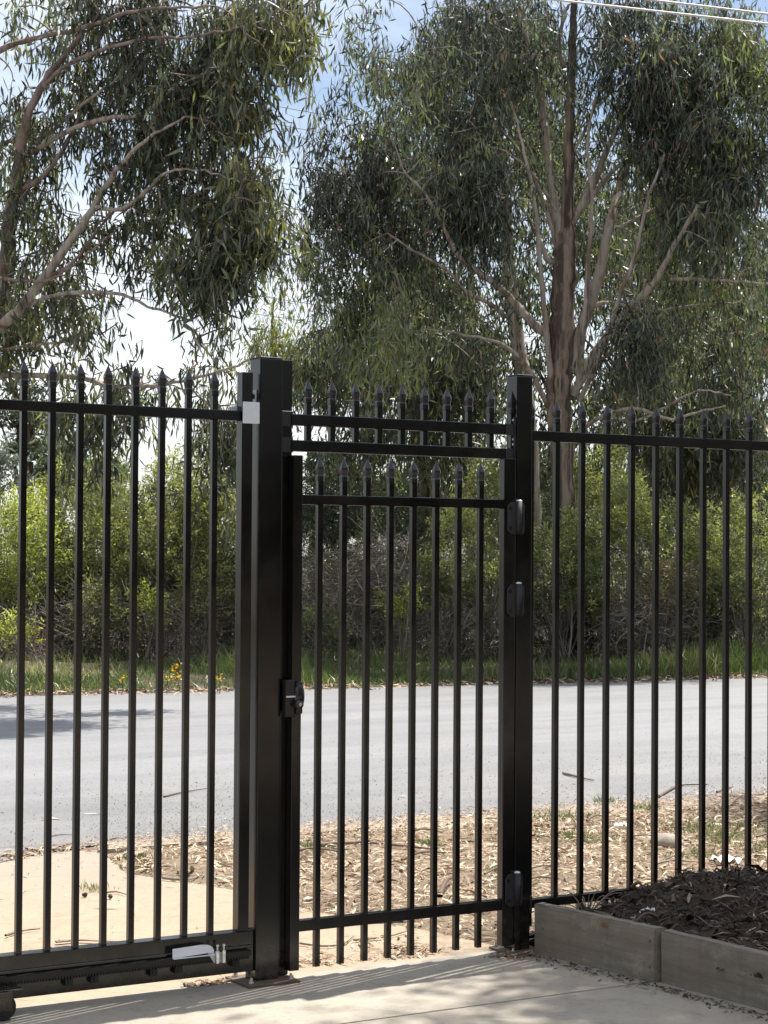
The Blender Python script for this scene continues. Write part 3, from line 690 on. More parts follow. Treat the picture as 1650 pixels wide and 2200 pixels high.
    if limbs:
        LP = np.concatenate([q for q, _ in limbs]); sel = np.where(r.uniform(size=n_spray) < twig_frac)[0]
        if len(sel) > 2600: sel = sel[:2600]
        d0 = np.min(np.linalg.norm(S[sel][:, None] - LP[None], axis=2), axis=1); sel = sel[np.argsort(d0)]
        nodes = np.concatenate([LP, np.zeros((len(sel), 3))]); cntn = len(LP); paths, rad = [], []
        for s in sel:
            d = np.linalg.norm((nodes[:cntn] - S[s]) * np.array([1, 1, 0.85]), axis=1); d[:len(LP)] *= 0.9
            d = d + r.uniform(0, 0.12, cntn) + np.where(nodes[:cntn, 2] > S[s, 2] + 0.3, 0.25, 0)
            q = nodes[np.argmin(d)]; l = np.linalg.norm(q - S[s])
            m = 6; tt = np.linspace(0, 1, m)[:, None]; mid = (q + S[s]) / 2 + r.normal(size=3) * 0.15 * l + np.array([0, 0, 0.10 * l])
            paths.append((1 - tt) ** 2 * q + 2 * tt * (1 - tt) * mid + tt ** 2 * S[s])
            r0 = twr * 0.004 + twr * 0.005 * min(l, 1.8) + 0.004 * max(0, 1 - cntn / (len(LP) + 0.4 * len(sel)))
            rad.append(np.linspace(r0, max(0.003, r0 * 0.55), m)); nodes[cntn] = S[s]; cntn += 1
        if paths:
            V2, F2 = tubes(np.array(paths), np.array(rad), 4); parts_v.append(V2); parts_f.append(F2 + len(V1))
    o = link('twigs', npmesh('twigs', local(np.concatenate(parts_v), root), parts_f, tw_mat or M_twig, True), root, root.location); o['kind'] = 'stuff'

# ------------------------------------------------------------------ gum tree on the left (trunk just outside the frame)
D1 = 23.5
base = ground_at(-330, 1480); base[2] = 0.1
t1 = empty('gum_tree', base, 'big drooping gum tree filling the upper left, limbs sweeping in from the left edge', 'tree', 'gum trees across the road')
LB = []
THIN = 0.72
add = lambda pts, mat, D=D1, name='limb', root=t1, out=None, **k: (out if out is not None else LB).append(limb_obj(name, root, [(p[0], p[1], p[2] * THIN) + tuple(p[3:]) for p in pts], D, mat, **k))
add([(-335, 1500, 62, 26.6), (-320, 1250, 52, 26.4), (-270, 1000, 46, 26), (-170, 840, 38, 25.4), (-60, 740, 30, 24.8), (5, 640, 24, 24.5), (20, 500, 22, 24.2), (35, 380, 17, 24), (62, 245, 13), (105, 160, 10), (165, 85, 8), (215, -20, 6), (250, -150, 4)], M_bark_red, name='trunk', flare=True)
add([(-190, 870, 24, 25.4), (-70, 760, 20, 24.6), (0, 700, 17, 24), (45, 660, 15), (100, 590, 14), (165, 500, 12), (212, 428, 10), (262, 350, 7, 23), (330, 290, 5, 22.6), (400, 250, 3, 22.3)], M_bark_pale)
add([(-140, 190, 12, 24.5), (0, 108, 9), (75, 82, 8), (175, 60, 7, 23), (300, 22, 5, 22.8), (440, 15, 3, 22.5)], M_bark_red)
add([(38, 345, 9, 24), (150, 280, 8), (225, 256, 7, 23.2), (310, 243, 5, 23), (382, 183, 4, 22.7), (470, 150, 3, 22.4)], M_bark_pale)
add([(205, 445, 7), (255, 450, 6, 23.2), (300, 424, 6, 23), (360, 370, 4, 22.6), (430, 366, 3, 22.3), (520, 390, 2, 22)], M_bark_pale)
add([(60, 655, 8), (100, 640, 6), (150, 630, 6, 23.2), (260, 632, 5, 23), (320, 660, 4, 22.8), (390, 685, 4, 22.6), (432, 745, 3, 22.4), (470, 775, 2, 22.3)], M_bark_pale)
add([(0, 598, 6, 24), (55, 604, 5), (112, 599, 4, 23.2), (190, 545, 3, 23), (240, 500, 2, 22.8)], M_bark_red)
add([(-120, 800, 11, 25), (0, 806, 9, 24.5), (120, 808, 8, 24), (192, 815, 8, 23.8), (228, 828, 7, 23.6), (320, 830, 6, 23.4), (382, 820, 5, 23.2), (460, 800, 4, 23), (532, 775, 3, 22.8), (600, 720, 2, 22.6)], M_bark_pale)
add([(-60, 755, 7, 24.8), (0, 750, 5, 24.4), (60, 744, 4, 24), (130, 736, 3.5), (168, 757, 2.5, 23)], M_bark_pale)
add([(92, 190, 7), (130, 150, 6, 23.2), (190, 118, 6, 23), (300, 85, 5, 22.7), (405, 80, 4, 22.4), (520, 60, 3, 22)], M_bark_red)
add([(30, 420, 10, 24), (90, 380, 7), (130, 330, 6), (170, 250, 5, 23.8), (190, 150, 4, 24), (230, 60, 3, 24)], M_bark_red)
add([(-40, 330, 9, 24.8), (20, 305, 8, 24.6), (90, 295, 6, 24.2), (170, 230, 5), (260, 160, 3, 23.2), (330, 60, 2, 23)], M_bark_pale)
add([(105, 595, 6), (160, 560, 5), (230, 470, 4, 23.8), (280, 440, 3, 24), (350, 470, 2.5, 24)], M_bark_red)
blobs1 = [(470, 80, 200, 100, 22.8, 1.2, 1.3, 0.02), (570, 60, 120, 95, 22.3, 0.9, 1.3, 0.10), (636, 65, 42, 70, 22.2, 0.6, 1.0, 0.22), (250, 40, 170, 80, 23.4, 1.3, 1.3, 0.0), (60, 30, 110, 80, 24, 1.3, 1.1, 0.0),
          (500, 220, 110, 100, 22.4, 1.0, 1.3, 0.05), (590, 190, 35, 60, 22.2, 0.5, 0.9, 0.05), (400, 230, 120, 100, 23, 1.2, 1.2, 0.0), (552, 370, 26, 65, 22.2, 0.5, 1.1, 0.30), (470, 370, 100, 100, 22.6, 1.0, 1.2, 0.03),
          (420, 470, 110, 80, 22.6, 0.9, 1.1, 0.05), (500, 470, 70, 70, 22.2, 0.7, 1.1, 0.0), (400, 530, 55, 60, 22.4, 0.5, 1.2, 0.06), (445, 580, 22, 70, 22.2, 0.25, 2.2, -0.05), (480, 545, 18, 60, 22.2, 0.25, 2.2, 0.0), (428, 625, 14, 40, 22.3, 0.2, 2.4, 0.0),
          (560, 490, 22, 48, 22.1, 0.3, 2.2, 0.10), (320, 540, 90, 70, 23, 0.9, 1.0, 0.04), (275, 615, 24, 45, 22.9, 0.4, 1.8, 0.02), (185, 655, 50, 50, 23.2, 0.5, 1.8, 0.05), (100, 640, 60, 60, 24, 0.8, 1.0, 0.0), (30, 660, 60, 60, 24.2, 0.9, 1.0, 0.0),
          (200, 330, 140, 90, 23.6, 1.2, 1.1, -0.02), (90, 230, 110, 110, 24, 1.3, 1.0, 0.0), (250, 170, 130, 80, 23.6, 1.2, 1.1, 0.0), (300, 400, 100, 70, 23.2, 1.0, 1.0, 0.05), (60, 430, 90, 90, 24.2, 1.2, 0.95, 0.0), (160, 450, 90, 70, 23.8, 0.9, 0.95, 0.04),
          (100, 550, 110, 60, 23.8, 0.9, 0.95, 0.0), (230, 520, 80, 60, 23.8, 0.9, 0.9, 0.0), (20, 745, 60, 40, 24.2, 0.7, 0.9, 0.0), (195, 705, 22, 35, 23.4, 0.3, 2.6, 0.0), (248, 850, 16, 45, 23.6, 0.2, 4.0, -0.05), (222, 920, 11, 45, 23.6, 0.15, 5.0, -0.05), (155, 865, 18, 40, 23.7, 0.25, 3.0, 0.0),
          (450, 795, 60, 25, 23, 0.5, 0.9, 0.10), (320, 840, 40, 20, 23.4, 0.3, 1.2, 0.0), (60, 830, 60, 25, 24, 0.5, 0.8, 0.1), (488, 900, 20, 100, 23, 0.3, 4.0, 0.06), (400, 830, 30, 30, 23.2, 0.3, 1.0, 0.05),
          (-150, 300, 200, 350, 25, 1.6, 0.25, 0.0), (450, -120, 260, 130, 23.2, 1.4, 0.6, 0.0)]
crown(t1, blobs1, LB, 1650, 18, (0.12, 0.235), (0.019, 0.034), M_gum, 41, n_leaf_parts=300, tint_mu=0.36, thr=-0.05, twig_frac=1.0, nf=5.0, spread=0.15, tw_mat=M_bark_red, twr=1.9, dd=0.3, rdk=0.6)

# ------------------------------------------------------------------ main gum tree
D2 = 33.0
base = ground_at(1220, 1428); base[2] = 0.14
D2 = float((base - CAM) @ FW)
t2 = empty('gum_tree', base, 'tall gum tree with a thick brown fibrous trunk forking right of the hinge post', 'tree', 'gum trees across the road')
L2 = []
a2 = lambda pts, mat, name='limb', **k: L2.append(limb_obj(name, t2, pts, D2, mat, **k))
a2([(1222, 1440, 34), (1216, 1300, 29), (1212, 1100, 26), (1206, 950, 24), (1200, 860, 27), (1205, 760, 28), (1208, 680, 27), (1212, 600, 26), (1216, 530, 23), (1219, 470, 15), (1222, 400, 12), (1224, 300, 11), (1226, 200, 10), (1230, 100, 9), (1233, 0, 7), (1236, -140, 4)], M_bark_main, name='trunk', ns=14, flare=True)
a2([(1206, 590, 11), (1200, 500, 11), (1190, 430, 10), (1180, 350, 9), (1168, 260, 8), (1158, 170, 7), (1132, 90, 5), (1108, 15, 3)], M_bark_pale)
a2([(1222, 800, 15), (1248, 710, 13), (1272, 640, 12), (1292, 570, 11), (1308, 490, 10), (1330, 410, 10, D2 + .4), (1352, 345, 9, D2 + .6), (1372, 290, 7, D2 + .8), (1388, 210, 5, D2 + 1)], M_bark_pale)
a2([(1250, 800, 11), (1300, 730, 10), (1350, 665, 9, D2 - .5), (1400, 615, 8, D2 - .8), (1435, 555, 6, D2 - 1), (1462, 505, 5, D2 - 1.2), (1500, 440, 3, D2 - 1.4)], M_bark_pale)
a2([(1188, 730, 10), (1140, 690, 9), (1095, 640, 8), (1060, 608, 7, D2 - .4), (1020, 580, 6, D2 - .6), (978, 540, 5, D2 - .8), (950, 480, 4, D2 - .9), (915, 420, 3, D2 - 1), (865, 365, 2, D2 - 1)], M_bark_pale)
a2([(1085, 680, 5), (1050, 650, 5, D2 - .3), (1005, 630, 4, D2 - .5), (960, 580, 3, D2 - .7), (900, 545, 2.5, D2 - .8), (830, 500, 2, D2 - .9)], M_bark_pale)
a2([(1222, 490, 10), (1258, 425, 9), (1285, 370, 8), (1305, 320, 7), (1325, 280, 5), (1360, 230, 3)], M_bark_pale)
a2([(1250, 450, 6), (1300, 385, 5), (1345, 345, 4), (1400, 330, 3), (1460, 300, 2)], M_bark_pale)
a2([(1330, 490, 5), (1370, 470, 5), (1430, 440, 4), (1500, 420, 3), (1580, 370, 2)], M_bark_pale)
a2([(1212, 145, 6), (1200, 100, 5), (1208, 50, 4), (1220, 10, 3)], M_bark_pale)
a2([(1198, 540, 6), (1180, 470, 5), (1150, 390, 4), (1120, 330, 3), (1070, 270, 2)], M_bark_pale)
a2([(1205, 560, 7), (1180, 560, 6), (1165, 530, 5), (1140, 480, 3), (1110, 430, 2)], M_bark_pale)
a2([(1230, 850, 9), (1262, 800, 8), (1300, 760, 7, D2 + .5), (1340, 740, 5, D2 + .8), (1420, 720, 3, D2 + 1), (1500, 700, 2, D2 + 1)], M_bark_pale)
for pts in ([(1188, 850, 7), (1172, 700, 6, D2 - .3), (1160, 560, 5, D2 - .4), (1148, 430, 4, D2 - .5), (1120, 300, 3, D2 - .5), (1090, 190, 2, D2 - .5)],
            [(1240, 840, 7), (1256, 690, 6, D2 - .4), (1264, 560, 5, D2 - .5), (1272, 440, 4, D2 - .6), (1262, 320, 3, D2 - .6), (1280, 200, 2, D2 - .6)],
            [(1246, 860, 6), (1290, 760, 5, D2 - .6), (1330, 640, 5, D2 - .9), (1366, 540, 4, D2 - 1), (1390, 430, 3, D2 - 1.1), (1430, 330, 2, D2 - 1.1)],
            [(1180, 880, 6), (1140, 800, 5, D2 - .5), (1080, 740, 4, D2 - .8), (1000, 720, 3, D2 - .9), (930, 708, 2, D2 - 1)],
            [(1205, 470, 4), (1150, 380, 3, D2 - .3), (1090, 330, 2.5, D2 - .4), (1020, 300, 2, D2 - .5)],
            [(1226, 340, 4), (1270, 250, 3), (1300, 160, 2.5), (1350, 80, 2)]): a2(pts, M_bark_pale)
a2([(1270, 660, 5), (1310, 650, 4), (1400, 668, 4), (1500, 655, 3), (1590, 650, 2)], M_bark_pale)
a2([(1230, 940, 6), (1265, 912, 5, D2 - .5), (1310, 888, 4, D2 - 1), (1370, 878, 4, D2 - 1.3), (1440, 900, 3, D2 - 1.5), (1500, 885, 2.5, D2 - 1.7), (1560, 872, 1.5, D2 - 1.8)], M_bark_pale)
a2([(1300, 890, 3, D2 - .9), (1360, 905, 3, D2 - 1), (1420, 880, 2.5, D2 - 1.1), (1500, 840, 2, D2 - 1.2), (1570, 850, 1.5, D2 - 1.2)], M_bark_pale)
a2([(1440, 600, 4, D2 - 1), (1500, 600, 4, D2 - 1.2), (1580, 605, 3, D2 - 1.3), (1680, 610, 2, D2 - 1.4)], M_bark_pale)
blobs2 = [(775, 70, 40, 70, 31.5, 0.8, 1.1, 0.05), (752, 165, 28, 60, 31.5, 0.6, 1.2, 0.0), (735, 290, 40, 60, 31.5, 0.7, 1.1, 0.0), (668, 330, 22, 50, 31.3, 0.4, 1.2, 0.05), (655, 520, 30, 55, 31.3, 0.5, 1.2, 0.0), (690, 590, 30, 50, 31.4, 0.5, 1.2, 0.1), (815, 60, 60, 80, 32, 0.8, 1.0, 0.0), (860, 120, 110, 110, 31.5, 1.5, 0.75, 0.0), (850, 180, 70, 60, 31, 0.8, 1.0, 0.50), (780, 250, 60, 85, 31.5, 1.0, 0.6, 0.0), (755, 400, 85, 110, 31.5, 1.2, 1.2, -0.03), (712, 430, 45, 80, 31, 0.8, 0.8, 0.0),
          (830, 350, 110, 110, 31.5, 1.5, 1.3, 0.0), (980, 240, 120, 130, 32, 1.6, 1.4, 0.0), (1060, 80, 130, 100, 32, 1.6, 1.3, 0.0), (960, 330, 70, 70, 31.2, 0.7, 1.2, 0.46), (1010, 400, 80, 110, 31.4, 0.9, 1.9, -0.12), (890, 490, 120, 100, 32, 1.5, 1.4, 0.0),
          (760, 560, 100, 80, 31.5, 1.2, 1.0, 0.05), (742, 660, 62, 75, 32, 1.0, 0.8, 0.05), (860, 640, 120, 70, 32, 1.4, 1.2, 0.08), (870, 690, 90, 70, 31, 0.8, 1.2, 0.46), (1000, 700, 80, 70, 32.5, 1.0, 0.7, 0.0),
          (1180, 100, 110, 110, 32, 1.3, 1.2, 0.0), (1340, 120, 150, 130, 31.5, 1.6, 1.7, -0.05), (1500, 100, 160, 120, 31.3, 1.5, 1.7, 0.3), (1600, 180, 100, 140, 31, 1.2, 1.7, 0.5), (1450, 260, 130, 110, 31.5, 1.4, 1.8, -0.08),
          (1570, 330, 120, 110, 31, 1.3, 1.8, -0.05), (1500, 410, 120, 90, 31.5, 1.3, 1.5, -0.05), (1400, 400, 90, 80, 32.6, 1.0, 0.8, 0.0), (1590, 480, 100, 90, 31, 1.0, 1.7, -0.1), (1290, 240, 80, 90, 32.6, 1.2, 1.0, 0.0), (1300, 520, 80, 70, 33.6, 1.0, 0.8, 0.0),
          (1480, 540, 120, 80, 32.3, 1.2, 1.1, 0.0), (1600, 560, 80, 60, 31.5, 0.9, 0.9, 0.0), (1400, 600, 90, 70, 33, 1.0, 1.0, 0.0), (1360, 680, 60, 60, 31, 0.6, 1.4, -0.12), (1350, 770, 70, 60, 31.2, 0.7, 1.0, 0.0), (1500, 680, 130, 80, 32.6, 1.2, 1.0, 0.03), (1540, 790, 120, 70, 32.6, 1.2, 1.0, 0.05),
          (1120, 250, 80, 120, 32.4, 1.2, 1.1, 0.0), (1130, 420, 80, 90, 33.4, 1.0, 0.8, 0.02), (1240, 350, 70, 90, 33.6, 1.0, 0.7, 0.0), (1090, 560, 60, 60, 32, 0.8, 0.7, -0.1), (1130, 640, 60, 60, 33.8, 0.8, 0.6, 0.0), (1290, 620, 60, 60, 34, 0.8, 0.7, 0.1),
          (1630, 700, 70, 90, 32, 1.0, 0.8, 0.1), (1450, 720, 140, 90, 34.5, 1.2, 0.9, 0.0), (1580, 650, 110, 90, 33.5, 1.2, 0.9, 0.06), (1300, 450, 90, 90, 35, 1.0, 0.8, 0.0), (1150, 180, 90, 120, 35, 1.0, 1.0, 0.1), (1180, 470, 70, 110, 35, 1.0, 0.7, 0.0), (780, 740, 90, 60, 32.5, 1.0, 0.9, 0.1), (1750, 350, 110, 320, 31.5, 1.6, 0.45, 0.0), (1200, -130, 500, 150, 32.5, 2.0, 0.35, 0.0), (840, 30, 110, 70, 32, 1.2, 0.5, 0.0)]
crown(t2, blobs2, L2, 4700, 16, (0.13, 0.25), (0.022, 0.040), M_gum_blue, 52, n_leaf_parts=300, tint_mu=0.36, thr=-0.02, nf=4.2, nseg=2, twig_frac=0.6, spread=0.20, droop_len=0.7, dd=0.5, rdk=0.5, tw_mat=M_bark_pale, twr=1.7)

# ------------------------------------------------------------------ slimmer gums around it
def small_gum(label, base_px, base_py, D, trunk, limbs, blobs, n, per, Lr, Wr, leafm, barkm, seed, limb_m=None, z=0.16, **kw):
    b = at(base_px, base_py, D); b[2] = z
    r = empty('gum_tree', b, label, 'tree', 'gum trees across the road'); q = []
    q.append(limb_obj('trunk', r, trunk, D, barkm, flare=True))
    for l in limbs: q.append(limb_obj('limb', r, l, D, limb_m or barkm))
    crown(r, blobs, q, n, per, Lr, Wr, leafm, seed, **kw); return r
small_gum('slender pale trunked gum tree rising just left of the thick brown trunk', 1135, 1400, 36.5,
          [(1150, 1405, 22), (1145, 1200, 20), (1140, 1000, 19), (1128, 850, 18), (1112, 740, 16), (1100, 640, 15), (1091, 550, 14), (1084, 450, 13), (1076, 350, 11), (1068, 250, 9), (1062, 150, 8), (1060, 50, 6), (1062, -80, 4)],
          [[(1070, 330, 6), (1040, 250, 5), (1020, 170, 4), (1000, 60, 2)], [(1082, 430, 6), (1110, 360, 4), (1120, 270, 3), (1140, 180, 2)], [(1072, 300, 4), (1000, 230, 3), (930, 190, 2)]],
          [(1060, 60, 150, 120, 36.5, 1.5, 1, 0), (960, 170, 110, 120, 36.5, 1.5, 1, 0.05), (1120, 330, 110, 160, 37, 1.5, 0.8, 0), (900, 330, 120, 130, 37, 1.5, 0.7, 0.1), (1000, 520, 130, 120, 37, 1.5, 0.7, 0.0), (1040, 760, 90, 90, 37, 1.2, 0.8, 0.12)],
          1100, 15, (0.13, 0.24), (0.024, 0.04), M_gum_blue, M_bark_pale, 61, nseg=2, tint_mu=0.35)
small_gum('dark trunked gum tree behind the small gate with drooping olive leaves', 905, 1400, 37.5,
          [(930, 1410, 19), (925, 1250, 17), (918, 1100, 16), (905, 960, 14), (893, 830, 12), (900, 700, 10), (912, 560, 8), (905, 420, 6), (890, 300, 4)],
          [[(870, 860, 9), (890, 930, 9), (910, 1010, 9), (950, 1070, 9), (1010, 1120, 9), (1070, 1170, 9), (1120, 1200, 8)], [(900, 720, 6), (950, 660, 5), (1000, 560, 4), (1040, 480, 2)], [(895, 850, 6), (820, 800, 5), (760, 720, 3), (730, 650, 2)], [(1010, 1120, 5), (1040, 1070, 4), (1085, 1000, 3)]],
          [(760, 830, 130, 100, 36.5, 1.2, 1.2, 0.02), (880, 800, 130, 100, 36.5, 1.2, 1.2, 0.04), (1000, 830, 110, 90, 36.5, 1.2, 1.1, 0.06), (690, 780, 70, 90, 36, 0.9, 1.0, 0.12), (820, 930, 120, 70, 37, 1.2, 0.9, 0.0), (960, 940, 100, 70, 37.5, 1.2, 0.7, 0.02), (900, 640, 150, 100, 38, 1.5, 0.8, 0.1), (740, 1010, 60, 60, 37, 0.8, 0.5, 0.0), (870, 400, 170, 140, 38, 1.5, 0.5, 0.05)],
          1150, 15, (0.14, 0.26), (0.024, 0.042), M_gum, M_bark_main, 62, limb_m=M_bark_pale, nseg=2, tint_mu=0.33)
small_gum('gum tree with a thin dark trunk just right of the thick brown trunk', 1405, 1400, 38,
          [(1408, 1405, 13), (1407, 1200, 12), (1404, 1000, 11), (1400, 880, 10), (1396, 780, 9), (1392, 650, 7), (1400, 500, 5), (1410, 350, 3)],
          [[(1402, 950, 6), (1360, 880, 5), (1330, 800, 4), (1290, 740, 2)], [(1400, 840, 5), (1440, 770, 4), (1500, 700, 2)]],
          [(1420, 800, 110, 90, 38, 1.2, 1.0, 0.1), (1330, 850, 90, 80, 38, 1.2, 0.9, 0.05), (1420, 920, 120, 70, 38, 1.2, 0.8, 0.06), (1400, 560, 140, 130, 38, 1.5, 0.7, 0.0), (1450, 380, 150, 150, 38, 1.5, 0.6, 0.0)],
          700, 15, (0.14, 0.25), (0.024, 0.042), M_gum, M_bark_main, 63, nseg=2, tint_mu=0.36)
small_gum('gum tree with a stout brown trunk nearest the right edge', 1490, 1395, 39,
          [(1492, 1400, 26), (1490, 1200, 23), (1488, 1060, 20), (1485, 950, 16), (1480, 850, 12), (1484, 700, 9), (1500, 520, 6), (1510, 350, 3)],
          [[(1488, 960, 8), (1540, 880, 6), (1600, 820, 4), (1660, 760, 2)], [(1484, 930, 7), (1440, 860, 5), (1400, 800, 3)]],
          [(1560, 880, 120, 90, 38.5, 1.2, 1.1, 0.08), (1500, 960, 110, 70, 38.5, 1.0, 1.1, 0.0), (1620, 960, 90, 90, 38, 1.0, 1.2, -0.02), (1600, 1050, 90, 70, 38.5, 1.0, 0.9, -0.1), (1480, 1060, 70, 60, 39, 0.8, 0.7, -0.1), (1600, 700, 120, 110, 39, 1.4, 0.8, 0.05), (1560, 500, 150, 160, 39, 1.5, 0.5, 0)],
          1000, 15, (0.14, 0.25), (0.024, 0.042), M_gum, M_bark_main, 64, nseg=2, tint_mu=0.33)
small_gum('small lime leaved gum sapling showing in the sky gap above the tallest post', 590, 1400, 42,
          [(600, 1400, 9), (598, 1100, 8), (592, 900, 7), (590, 780, 5), (585, 700, 3), (588, 640, 2)],
          [[(592, 850, 4), (560, 780, 3), (545, 720, 2)], [(591, 830, 4), (640, 770, 3), (660, 740, 2)]],
          [(585, 680, 55, 75, 42, 0.8, 1.0, 0.0), (560, 780, 50, 50, 42, 0.8, 0.9, -0.1), (640, 770, 45, 40, 42, 0.8, 1.0, 0.25), (600, 760, 60, 60, 42, 0.9, 1.0, 0.0)],
          190, 14, (0.14, 0.26), (0.022, 0.036), M_gum_lime, M_bark_red, 65, nseg=2, tint_mu=0.5, thr=-1.0, spread=0.32)

for k, (lab, px, top, D, rx, tm) in enumerate((
    ('gum tree deep in the stand behind the transom panel and small gate', 800, 420, 46, 190, 0.36),
    ('gum tree deep in the stand left of the hinge post', 1010, 300, 48, 180, 0.40),
    ('gum tree deep in the stand behind the thick brown trunk', 1210, 250, 47, 180, 0.34),
    ('gum tree deep in the stand behind the third and fourth pickets on the right', 1370, 330, 45, 170, 0.38),
    ('gum tree deep in the stand behind the last pickets on the right', 1560, 260, 46, 190, 0.42))):
    hh = 1000 - top
    small_gum(lab, px, 1380, D, [(px + 6, 1385, 14), (px, 1150, 12), (px - 8, 900, 10), (px + 4, 650, 7), (px, top, 3)],
              [[(px, 1000, 5), (px + 60, 900, 4), (px + 120, 820, 2)], [(px - 6, 880, 5), (px - 60, 790, 4), (px - 120, 720, 2)]],
              [(px - 60, top + hh * .18, rx * .6, hh * .20, D, 1.6, 0.9, 0.0), (px + 70, top + hh * .35, rx * .7, hh * .22, D, 1.8, 1.0, 0.05), (px - 60, top + hh * .58, rx * .8, hh * .2, D, 1.8, 1.1, 0.0), (px + 50, top + hh * .8, rx * .9, hh * .17, D, 1.8, 1.2, 0.0), (px - 40, top + hh * .97, rx * .8, hh * .12, D, 1.8, 1.1, -0.05)],
              330, 15, (0.18, 0.34), (0.04, 0.065), M_gum, M_bark_main, 660 + k, nseg=2, tint_mu=tm - 0.16, thr=-0.3, spread=0.34, twig_frac=0.25)

# ------------------------------------------------------------------ shrubs
def small_leaves(P, N, L, W, seed):
    """two-triangle folded leaves"""
    r = np.random.RandomState(seed); n = len(P); D = unit(N + r.normal(size=(n, 3)) * 0.7)
    S = unit(np.cross(D, r.normal(size=(n, 3)))); U = np.cross(S, D)
    m = P + D * (L * 0.5)[:, None] + U * (W * 0.18)[:, None]; h = S * (W * 0.5)[:, None]
    V = np.stack([P, m - h, P + D * L[:, None], m + h], 1).reshape(-1, 3); b = np.arange(n)[:, None] * 4
    return V, [np.concatenate([b + np.array([[0, 1, 2]]), b + np.array([[0, 2, 3]])])]

def shrub(name, label, cat, group, px, py, rx, ry, D, mat, dens, seed, L=(0.05, 0.085), W=(0.018, 0.03), tint_mu=0.45, stem_m=None, clump=0.14, thr=-0.5, dead=0.25, stems=6, rd=None):
    r = np.random.RandomState(seed); c = at(px, py, D); k = D / FPX; ax, az = rx * k, ry * k; ad = rd or ax * 0.75
    b = np.array([c[0], c[1], 0.0]); b[2] = float(verge_z(b[0], b[1])) - 0.02
    root = empty(name, b, label, cat, group)
    nc = int(1.5 * dens * rx * ry / 55); nc = max(nc, 25)
    Cn = []
    while len(Cn) < nc:
        v = r.normal(size=3); v /= np.linalg.norm(v); rad = r.uniform(0, 1) ** 0.33
        bump = 1 + 0.20 * math.sin(5 * v[0] + seed) * math.cos(4 * v[2] + seed * 1.3) + 0.12 * math.sin(9 * v[1] + 7 * v[2] + seed)
        p = c + rad * bump * (RT * v[0] * ax + np.array([0, 0, 1.0]) * v[2] * az + FW * v[1] * ad)
        if p[2] < b[2] + 0.05: continue
        if noise3(p[None], seed, 3.0)[0] < thr + 0.3 * r.normal(): continue
        Cn.append(p)
    Cn = np.array(Cn); per = 26; n = nc * per; ci = np.repeat(np.arange(nc), per)
    # each clump is a short leafy shoot growing outwards and up
    sd = unit(unit(Cn - c) * 0.8 + np.array([0, 0, 0.7]) + r.normal(size=(nc, 3)) * 0.35)
    t = r.uniform(0, 1, n); P = Cn[ci] + sd[ci] * (t * clump * 2.0)[:, None] + r.normal(size=(n, 3)) * clump * 0.36 * (1.1 - 0.6 * t)[:, None]
    Nn = sd[ci] * 0.6 + r.normal(size=(n, 3)) * 0.7
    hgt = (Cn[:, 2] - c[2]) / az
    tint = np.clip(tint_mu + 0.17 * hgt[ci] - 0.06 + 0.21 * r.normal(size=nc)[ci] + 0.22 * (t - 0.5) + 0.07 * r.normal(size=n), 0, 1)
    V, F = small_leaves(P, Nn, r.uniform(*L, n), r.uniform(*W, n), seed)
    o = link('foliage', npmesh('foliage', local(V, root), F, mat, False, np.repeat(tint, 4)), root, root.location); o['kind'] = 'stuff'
    # stems from the ground up into the crown
    paths, rad = [], []
    m = 6; tt = np.linspace(0, 1, m)[:, None]
    for s in range(stems + nc // 7):
        q = Cn[r.randint(nc)]; a = b + np.append(r.normal(size=2) * ax * 0.22, 0); mid = (a + q) / 2 + r.normal(size=3) * 0.12 * az + np.array([0, 0, 0.15 * az])
        paths.append((1 - tt) ** 2 * a + 2 * tt * (1 - tt) * mid + tt ** 2 * q); big = s < stems
        rad.append(np.linspace(0.022 if big else 0.008, 0.003, m))
    V, F = tubes(np.array(paths), np.array(rad), 4)
    o = link('stems', npmesh('stems', local(V, root), [F], stem_m or M_twig, True), root, root.location); o['kind'] = 'stuff'
    return root

